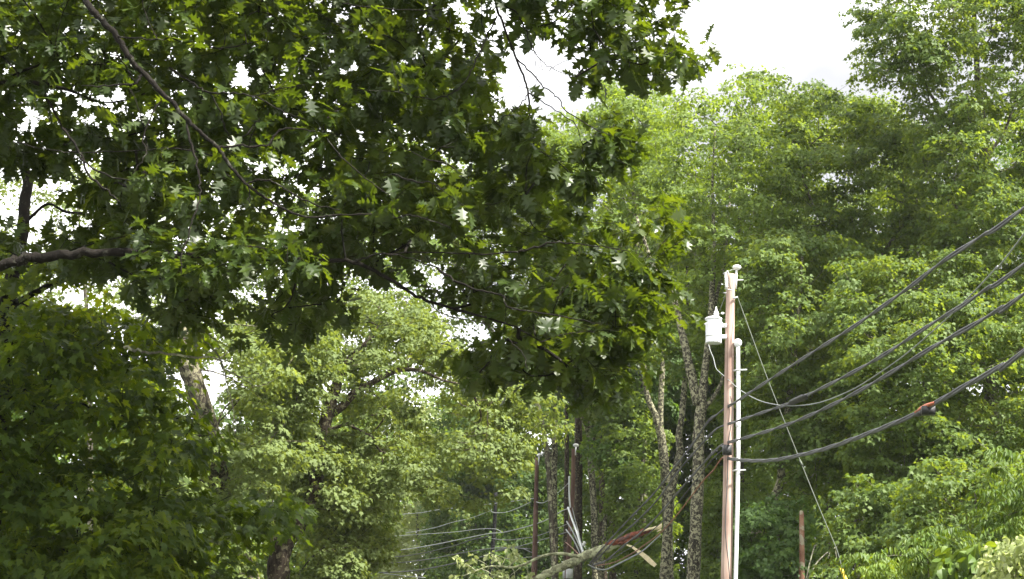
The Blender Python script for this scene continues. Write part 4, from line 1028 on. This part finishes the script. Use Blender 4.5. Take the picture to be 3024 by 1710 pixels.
MB().tube(trace3([(1681, 1407, 2.6), (1681, 1457, 2.6), (1684, 1499, 2.6)], 64.8, 4)[0], 0.04, 8).build('conduit', M['white_pvc'], p2)
MB().box(P(1681, 1694, 64.6), (0.3, 0.25, 0.42)).build('meter_box', M['white_paint'], p2)
MB().box(P(1665, 1690, 64.6), (0.09, 0.1, 0.55)).build('marker_strip', M['white_paint'], p2)
for k, ln in enumerate([[(1678, 1499), (1689, 1531), (1703, 1570), (1715, 1608), (1727, 1641)], [(1674, 1540), (1695, 1576), (1714, 1617), (1722, 1642)], [(1672, 1564), (1695, 1596), (1712, 1632), (1716, 1644)],
                        [(1671, 1602), (1689, 1617), (1712, 1640)], [(1690, 1500), (1700, 1540), (1712, 1585), (1722, 1625)]]):
    w = [3.2, 2.2, 2.2, 1.6, 1.2][k]
    q, rr = trace3([(a, b_, w, 64.6 - 11 * (i / (len(ln) - 1))) for i, (a, b_) in enumerate(ln)], 64, 4)
    o = MB().tube(q, rr, 6).build('torn_cable', M['white_pvc' if k in (0,) else ('bare' if k < 3 else 'rust' if k == 3 else 'bare')], None)
    tag(o, ['thick white torn cable stretched down to the fallen limb from the white-capped pole', 'upper grey torn wire beside the thick white cable at the white-capped pole',
            'lower grey torn wire fanning from the white-capped pole to the fallen limb', 'short rust-coloured torn wire lowest at the white-capped pole', 'thin bare wire right of the thick white torn cable'][k], 'cable', 'torn cables at the white-capped pole')
MB().lathe(P(1723, 1609, 56), (0.4, 0, 0.8), [(-.06, .03), (0, .09), (.06, .05), (.1, .08), (.14, .03)], 12).build('insulator', M['porcelain'], p2)
plain_pole('utility_pole', 'reddish plain pole left of the white-capped one, behind the small leafy branch', [(1586, 1352, 5.5), (1583, 1476, 6.5), (1580, 1618, 8), (1577, 1712, 9)], 76, M['pole_red'], (1592, 1347, 0.13))
plain_pole('utility_pole', 'black creosoted pole, the leftmost and farthest of the poles', [(1464, 1452, 5), (1460, 1559, 5.8), (1454, 1630, 6.2), (1449, 1712, 7)], 98, M['pole_dark'], None)
# broken reddish trunk stub near the guy
q, rr = trace3([(2367, 1508, 4), (2367, 1520, 6.5), (2368, 1600, 7.5), (2368, 1715, 8)], 40, 4); g = ground_to(q)
root = thing('broken_trunk', 'short reddish dead trunk stub standing among the leaves left of the guy wire', 'tree stub', (g[-1][0], g[-1][1], 0))
MB().tube(g, np.concatenate([rr, [rr[-1]] * (len(g) - len(q))]), 12, rough=0.06, rng=rng).build('trunk', M['red_stub'], root)

# ------------------------------------------------------------------ cables
PLAN_P1, PLAN_R = (P(2152, 1250, 34.8)[0], 34.8), (P(3024, 700, 18.5)[0], 18.5)
X50 = P(1742, 1664, 50)[0]
def cable(label, right, left, r, strands, mat, extra_end=True, rgt_far=True, twist=2.0, name='overhead_cable', group='cables strung past the transformer pole'):
    R = np.array(right, float)
    YR = plane_Y(R[:, 0], R[:, 1], PLAN_P1, PLAN_R)
    pts = [P(x, y, Y) for (x, y), Y in zip(R, YR)]
    if left:
        Lf = np.array(left, float)
        YL = plane_Y(Lf[:, 0], Lf[:, 1], PLAN_P1, (X50, 50.0))
        pts = pts + [P(x, y, Y) for (x, y), Y in zip(Lf, YL)]
    pts = np.array(pts)
    if extra_end:
        pts = np.vstack([pts[0] + (pts[0] - pts[1]) / np.linalg.norm(pts[0] - pts[1]) * 8 + [0, 0, 0.4], pts])
    q = smooth_line(pts, 8)
    thin = np.interp(q[:, 1], [34, 38], [1.0, 0.9])
    mb = MB(); s = np.concatenate([[0], np.cumsum(np.linalg.norm(np.diff(q, axis=0), axis=1))])
    for k in range(strands):
        ph = k * 2 * math.pi / strands + s * twist
        off = r * 1.05 * thin if strands > 1 else 0 * ph
        mb.tube(q + np.stack([0.35 * off * np.cos(ph), 0 * ph, off * np.sin(ph)], -1), r * thin, 8)
    o = mb.build(name, M[mat]); tag(o, label, 'cable', group)
    return o, q
c1, _ = cable('uppermost of the four heavy cables right of the transformer pole', [(3024, 614), (2900, 697), (2782, 774), (2693, 843), (2605, 906), (2516, 968), (2398, 1042), (2268, 1125), (2209, 1163), (2168, 1190), (2140, 1207)],
      [(2115, 1226), (2091, 1245), (2048, 1308), (1990, 1383), (1933, 1455), (1895, 1495), (1836, 1556), (1777, 1622), (1742, 1664)], 0.020, 2, 'cable')
c2, _ = cable('second heavy cable from the top, with a black splice right of the pole', [(3024, 780), (2918, 850), (2841, 903), (2752, 956), (2605, 1051), (2487, 1116), (2380, 1169), (2327, 1193), (2250, 1219), (2179, 1243), (2140, 1256)],
      [(2110, 1272), (2060, 1325), (2000, 1395), (1940, 1478), (1880, 1540), (1820, 1592), (1775, 1640), (1748, 1666)], 0.0185, 2, 'cable')
c3, _ = cable('third heavy cable from the top, passing just above the black junction box', [(3024, 868), (2959, 909), (2870, 962), (2752, 1027), (2605, 1116), (2487, 1181), (2368, 1237), (2280, 1269), (2179, 1299), (2135, 1312)],
      [(2108, 1335), (2085, 1360), (2014, 1440), (1950, 1515), (1890, 1575), (1850, 1605), (1790, 1655), (1752, 1668)], 0.020, 2, 'cable')
c4, _ = cable('lowest and thickest sagging bundle, wrapped with orange tape above a black splice case', [(3024, 1039), (2959, 1080), (2841, 1145), (2758, 1193), (2693, 1228), (2546, 1287), (2427, 1328), (2309, 1355), (2238, 1361), (2179, 1358), (2138, 1351)],
      None, 0.0215, 3, 'cable')
def on_plane(x, y, dy=0.0):
    return P(x, y, plane_Y([x], [y], PLAN_P1, PLAN_R)[0] + dy)
o = MB().tube([on_plane(2328, 1194, -.03), on_plane(2340, 1187, -.03), on_plane(2376, 1172, -.03), on_plane(2384, 1168, -.03)], [.02, .06, .065, .03], 10, rough=0.2, rng=rng).build('splice', M['black'], c2)
MB().tube([on_plane(2704, 1218, -.05), on_plane(2722, 1206, -.05), on_plane(2740, 1198, -.05), on_plane(2759, 1190, -.05)], [.022, .034, .034, .026], 10, rough=0.12, rng=rng).build('tape_wrap', M['orange'], c4)
MB().box(on_plane(2741, 1213, -.02), (.17, .2, .13), 1.4).tube([on_plane(2700, 1226), on_plane(2735, 1214)], [.03, .06], 8).build('splice_case', M['black'], c4)
cable('rust-brown cable dropping left from the lowest bundle at the pole to the fallen limb', [(2138, 1352), (2133, 1352)],
      [(2120, 1368), (2108, 1387), (2079, 1417), (2038, 1470), (2000, 1520), (1949, 1575), (1900, 1612), (1866, 1635), (1813, 1661), (1765, 1670)], 0.018, 1, 'rust', extra_end=False)
cable('dark cable just left of the pole running beside the rust-brown one', [(2138, 1330), (2130, 1332)],
      [(2100, 1362), (2060, 1412), (2014, 1470), (1965, 1530), (1920, 1572), (1866, 1615), (1805, 1650), (1760, 1668)], 0.014, 1, 'cable_dark', extra_end=False)
cable('pale service wire looping from below the transformer across to the second cable', [(3024, 691), (2941, 791), (2876, 862), (2811, 927), (2752, 980), (2676, 1045), (2593, 1104), (2516, 1151), (2427, 1187), (2357, 1198), (2297, 1196), (2238, 1181), (2185, 1151), (2152, 1122), (2125, 1099), (2114, 1086), (2107, 1058), (2098, 1036), (2092, 1016)],
      None, 0.011, 1, 'bare', name='service_wire')
cable('pale wire loop hanging under the fallen limb', [(1876, 1628), (1866, 1640), (1825, 1664), (1789, 1682), (1760, 1679), (1736, 1667)], None, 0.02, 1, 'bare', extra_end=False, name='service_wire') if False else None
q, rr = trace3([(1950, 1580, 2), (1900, 1625, 2), (1866, 1645, 2.4), (1825, 1666, 2.6), (1789, 1682, 2.6), (1760, 1679, 2.4), (1736, 1667, 2)], 49, 5)
tag(MB().tube(q, rr, 6).build('service_wire', M['bare']), 'pale wire loop sagging just under the fallen limb', 'cable')
# guy wire and guard
q, rr = trace3([(2178, 877, 2.4, 34.9), (2268, 1122, 2.3, 34), (2362, 1358, 2.3, 33.2), (2422, 1506, 2.2, 32.6), (2469, 1618, 2.2, 32.2), (2487, 1677, 2.2, 32), (2512, 1745, 2.2, 31.8)], 34, 5)
g = ground_to(q)
gw = tag(MB().tube(g, 0.010, 8).build('guy_wire', M['guy']), 'grey-green guy wire slanting from the pole top down to the right', 'guy wire')
MB().tube([P(2362, 1358, 33.18), P(2369, 1375, 33.12)], [.02, .032], 8).build('clamp', M['guy'], gw)
q, rr = trace3([(2484, 1679, 4.6, 31.95), (2499, 1714, 4.8, 31.85), (2520, 1760, 4.8, 31.75)], 32, 4)
MB().tube(ground_to(q), 0.037, 12).build('guy_guard', M['yellow'], gw)

# far cables between the smaller poles
def far_cable(label, pts, w, mat='cable'):
    q, rr = trace3([(x, y, w / 2, Y) for x, y, Y in pts], 80, 5)
    tag(MB().tube(q, rr, 5).build('overhead_cable', M[mat]), label, 'cable', 'far cables beyond the fallen limb')
def yy(x):  # cables run from the near poles to the road's bend on the left
    return float(np.interp(x, [1040, 1200, 1330, 1452, 1582, 1690, 1742], [107, 104, 101, 98, 76, 65, 50]))
def fc(label, pts, w, mat='cable'): far_cable(label, [(x, y, yy(x)) for x, y in pts], w * 0.85, mat)
fc('topmost far cable, crossing the black pole near its top', [(1582, 1471), (1567, 1473), (1467, 1486), (1318, 1503), (1283, 1507), (1244, 1514), (1182, 1519)], 2.6, 'bare')
fc('far cable sagging from the reddish pole to the white-capped pole, highest', [(1680, 1425), (1660, 1445), (1629, 1470), (1604, 1485), (1582, 1482)], 2.6, 'bare')
fc('far cable dipping between black and reddish poles, upper', [(1567, 1483), (1530, 1500), (1492, 1513), (1455, 1513), (1450, 1502)], 2.6, 'bare')
fc('far cable leaving the black pole to the left, second from top', [(1452, 1507), (1393, 1529), (1331, 1544), (1281, 1559), (1199, 1574)], 2.6, 'bare')
fc('thin far cable meeting the black pole above its middle', [(1480, 1570), (1462, 1562), (1418, 1562), (1343, 1571), (1244, 1578), (1149, 1584)], 2.2, 'bare')
fc('brightest long far cable, crossing the middle of the black pole', [(1684, 1500), (1660, 1509), (1617, 1534), (1567, 1552), (1492, 1571), (1443, 1576), (1368, 1591), (1269, 1611), (1169, 1626), (1090, 1632)], 3.4, 'bare')
fc('dark blurred far cable below the brightest one', [(1450, 1582), (1393, 1594), (1343, 1611), (1269, 1629), (1194, 1642), (1119, 1646), (1072, 1656)], 3.2, 'cable_dark')
fc('long far cable crossing the black pole below its middle', [(1700, 1562), (1660, 1576), (1567, 1604), (1517, 1616), (1455, 1619), (1368, 1632), (1269, 1651), (1169, 1662), (1070, 1663)], 3.0)
fc('heavy dark far cable, lowest on the left of the black pole', [(1567, 1622), (1500, 1618), (1447, 1634), (1418, 1646), (1343, 1663), (1269, 1678), (1194, 1688), (1095, 1691), (1040, 1690)], 4.4, 'cable_dark')
fc('far cable sagging between black pole and white-capped pole, at mid height', [(1690, 1540), (1660, 1554), (1592, 1581), (1542, 1590), (1492, 1595), (1452, 1590)], 2.8)
fc('slack far cable looping low right of the black pole', [(1600, 1640), (1555, 1646), (1505, 1651), (1462, 1638)], 2.6)
fc('far cable falling from the black pole to the leafy branch', [(1598, 1648), (1567, 1630), (1530, 1618), (1480, 1625), (1450, 1632)], 2.4)
for k in range(4):
    y0, y1 = [(1660, 1668), (1676, 1668), (1688, 1672), (1696, 1682)][k]
    fc(['uppermost', 'second', 'third', 'lowest'][k] + ' thin grey wire of the fan before the dark house', [(1040 + 8 * k, y0 + 18), (1085, y0 + 8), (1127, y1 - 4 * k)], 2.2, 'bare')
fc('pale green wire near the bottom, right of the dark house', [(1256, 1706), (1190, 1700), (1132, 1693)], 2.6, 'bare')
# dark house at the road's end
hb = P(1090, 1680, 150); root = thing('house', 'small dark blue-grey house at the far end of the road', 'house', (hb[0], hb[1], 0))
MB().box((hb[0], hb[1] + 4, 3.6), (1.9, 7, 7.6)).build('wall', M['house'], root, False)
mb = MB(); x0, y0, z0 = hb[0], hb[1] + 4, 7.4
V = np.array([(x0 - 1.2, y0 - 3.8, z0), (x0 + 1.2, y0 - 3.8, z0), (x0 + 1.2, y0 + 3.8, z0), (x0 - 1.2, y0 + 3.8, z0), (x0 - 1.2, y0, z0 + 0.7), (x0 + 1.2, y0, z0 + 0.7)])
mb.add(V, [(0, 1, 5, 4), (2, 3, 4, 5), (0, 4, 3), (1, 2, 5), (3, 2, 1, 0)]).build('roof', M['roof'], root, False)
for zz in (5.9, 3.2):
    MB().box((x0 - 0.35, y0 - 3.53, zz), (0.6, 0.06, 1.1)).build('window', M['glass'], root, False)

# ------------------------------------------------------------------ the fallen limb
def build_limb():
    rng = np.random.default_rng(9)
    pts = [(1300, 1880, 9), (1450, 1785, 9.5), (1545, 1735, 10), (1600, 1703, 10.5), (1644, 1680, 11.5), (1689, 1661, 12.5), (1730, 1641, 13), (1765, 1627, 13.5), (1807, 1611, 13), (1840, 1597, 12)]
    q, rr = trace3(pts, 49.5, 5)
    q[1:-1] += rng.normal(size=(len(q) - 2, 3)) * 0.012
    root = thing('fallen_limb', 'broken tree limb hung up on the wires with torn red wood and a pale splinter', 'fallen limb', q[len(q) // 2])
    MB().tube(q, rr, 16, rough=0.05, rng=rng).build('bark_limb', M['limb_bark'], root)
    # torn end: ragged overlapping slabs of red-brown wood
    mb = MB()
    for k in range(9):
        o = rng.uniform(-6, 6)
        x0, x1 = 1800 + rng.uniform(-15, 25), 1880 + rng.uniform(0, 70)
        f = lambda x: np.interp(x, [1800, 1851, 1895, 1952], [1607, 1592, 1574, 1561])
        xs_ = np.linspace(x0, x1, 6)
        l = [(x, f(x) + o * (1 - i * .08) + rng.normal() * 1.2, w) for i, (x, w) in enumerate(zip(xs_, [3.2, 7.0, 7.5, 6.6, 5.0, 1.0]))]
        a, r_ = trace3(l, 49.35 + rng.uniform(-.1, .1), 3)
        mb.tube(a, r_, 7, rough=0.16, rng=rng)
    mb.build('torn_wood', M['heartwood'], root)
    mb = MB()
    for l in ([(1893, 1570, 1), (1918, 1562, 3.4), (1945, 1556, 4.2), (1951, 1549, 3)], [(1930, 1563, 2), (1950, 1558, 4), (1953, 1545, 1.2)], [(1940, 1570, 1.5), (1953, 1564, 2.4)]):
        a, r_ = trace3(l, 49.2, 4); mb.tube(a, r_, 6, rough=0.15, rng=rng)
    mb.build('split_tip', M['splinter'], root)
    # hanging pale splinter: a flat sliver
    l = np.array([(1848, 1608, 1.5), (1866, 1615, 3), (1882, 1626, 4.2), (1893, 1634, 6.0), (1910, 1648, 7), (1925, 1662, 7), (1936, 1671, 5)], float)
    a = P(l[:, 0], l[:, 1], 49.2); ww = l[:, 2] * 49.2 / F
    side = norm(P(1010, 990, 49.2) - P(1000, 1000, 49.2)); thk = np.array([0, -0.035, 0])
    V = np.concatenate([a + side * ww[:, None] + rng.normal(size=(7, 1)) * .008 * side, a - side * ww[:, None], a - side * ww[:, None] + thk, a + side * ww[:, None] + thk]); n = 7
    Fc = []
    for i in range(n - 1):
        for s0, s1 in ((0, 1), (1, 2), (2, 3), (3, 0)):
            Fc.append((s0 * n + i, s0 * n + i + 1, s1 * n + i + 1, s1 * n + i))
    Fc += [(0, n, 2 * n, 3 * n), (n - 1, 4 * n - 1, 3 * n - 1, 2 * n - 1)]
    link_mesh('splinter', V, Fc, M['splinter'], root)
    # leafy side branch
    q2, r2 = trace3([(1712, 1644, 5), (1686, 1639, 4.6), (1660, 1635, 4.4), (1624, 1637, 4.2), (1592, 1646, 3.8), (1549, 1666, 3.6), (1512, 1676, 3.3), (1480, 1673, 3), (1443, 1673, 2.4), (1405, 1686, 1.8), (1370, 1700, 1.2)], 49, 5)
    MB().tube(q2, r2, 8, rough=0.05, rng=rng).build('side_branch', M['limb_bark'], root)
    cl = []
    for (x, y), (x1, y1) in [((1480, 1673), (1455, 1640)), ((1480, 1673), (1500, 1625)), ((1512, 1676), (1520, 1710)), ((1443, 1673), (1400, 1650)), ((1443, 1673), (1430, 1700)), ((1405, 1686), (1370, 1665)), ((1500, 1675), (1530, 1645)),
                             ((1400, 1690), (1380, 1712)), ((1549, 1666), (1500, 1705)), ((1420, 1680), (1455, 1700)), ((1460, 1672), (1485, 1700)), ((1370, 1700), (1340, 1705)), ((1549, 1666), (1560, 1700))]:
        a, r_ = trace3([(x, y, 1.4), ((x + x1) / 2 + 3, (y + y1) / 2 - 2, 1.1), (x1, y1, .7)], 49 + rng.uniform(-.4, .4), 3); MB().tube(a, r_, 5).build('twig', M['limb_bark'], root)
        for _ in range(5): cl.append(P(x1 + rng.normal() * 9, y1 + rng.normal() * 6, 49 + rng.uniform(-.5, .5)))
    cl = np.array(cl)
    p_, t_, n_, s_, lr, idx = spray_leaves(rng, cl, norm(rng.normal(size=cl.shape)), 0.16, 5, 0.17, tilt=0.8, jit=0.6, droop=0.5)
    leaves_mesh('leaves', LEAF_BROAD, p_, t_, n_, s_, lr, rng.uniform(size=len(cl))[idx], M['pale_leaf'], root)
build_limb()

# bare pale twigs by the foot of the guy
rng = np.random.default_rng(3)
root = thing('bare_twigs', 'tangle of bare pale arching twigs right of the reddish stub', 'twigs', P(2400, 1700, 38))
for k, tw in enumerate([[(2380, 1712, 2), (2392, 1660, 1.8), (2405, 1615, 1.5), (2414, 1610, 1)], [(2385, 1712, 2.4), (2410, 1665, 2.2), (2440, 1635, 2.2), (2462, 1620, 2), (2475, 1612, 1.5), (2512, 1580, 1.6), (2520, 1570, 1)],
            [(2395, 1705, 2), (2415, 1700, 2), (2432, 1690, 2.4), (2440, 1660, 2), (2452, 1632, 1.5)], [(2430, 1580, 2), (2438, 1560, 2.4), (2450, 1540, 2), (2460, 1525, 1)], [(2466, 1618, 1.4), (2470, 1645, 1.6), (2478, 1665, 1.4)]]):
    q, rr = trace3(tw, 38 + .1 * k, 5); MB().tube(q, rr, 6).build('twig', M['dead_wood'], root)
print('faces', sum(len(m.polygons) for m in bpy.data.meshes), 'verts', sum(len(m.vertices) for m in bpy.data.meshes))


# thin summer haze
m, t, out = new_mat('haze air')
pv = t.nodes.new('ShaderNodeVolumePrincipled'); pv.inputs['Color'].default_value = (0.92, 0.95, 0.96, 1); pv.inputs['Density'].default_value = 0.00015; pv.inputs['Anisotropy'].default_value = 0.0
t.links.new(pv.outputs['Volume'], out.inputs['Volume'])
hz = MB().box((0, 215, 21), (600, 560, 46)).build('haze', m, None, False); hz['kind'] = 'stuff'; hz['label'] = 'thin pale summer haze along the road and through the wood'
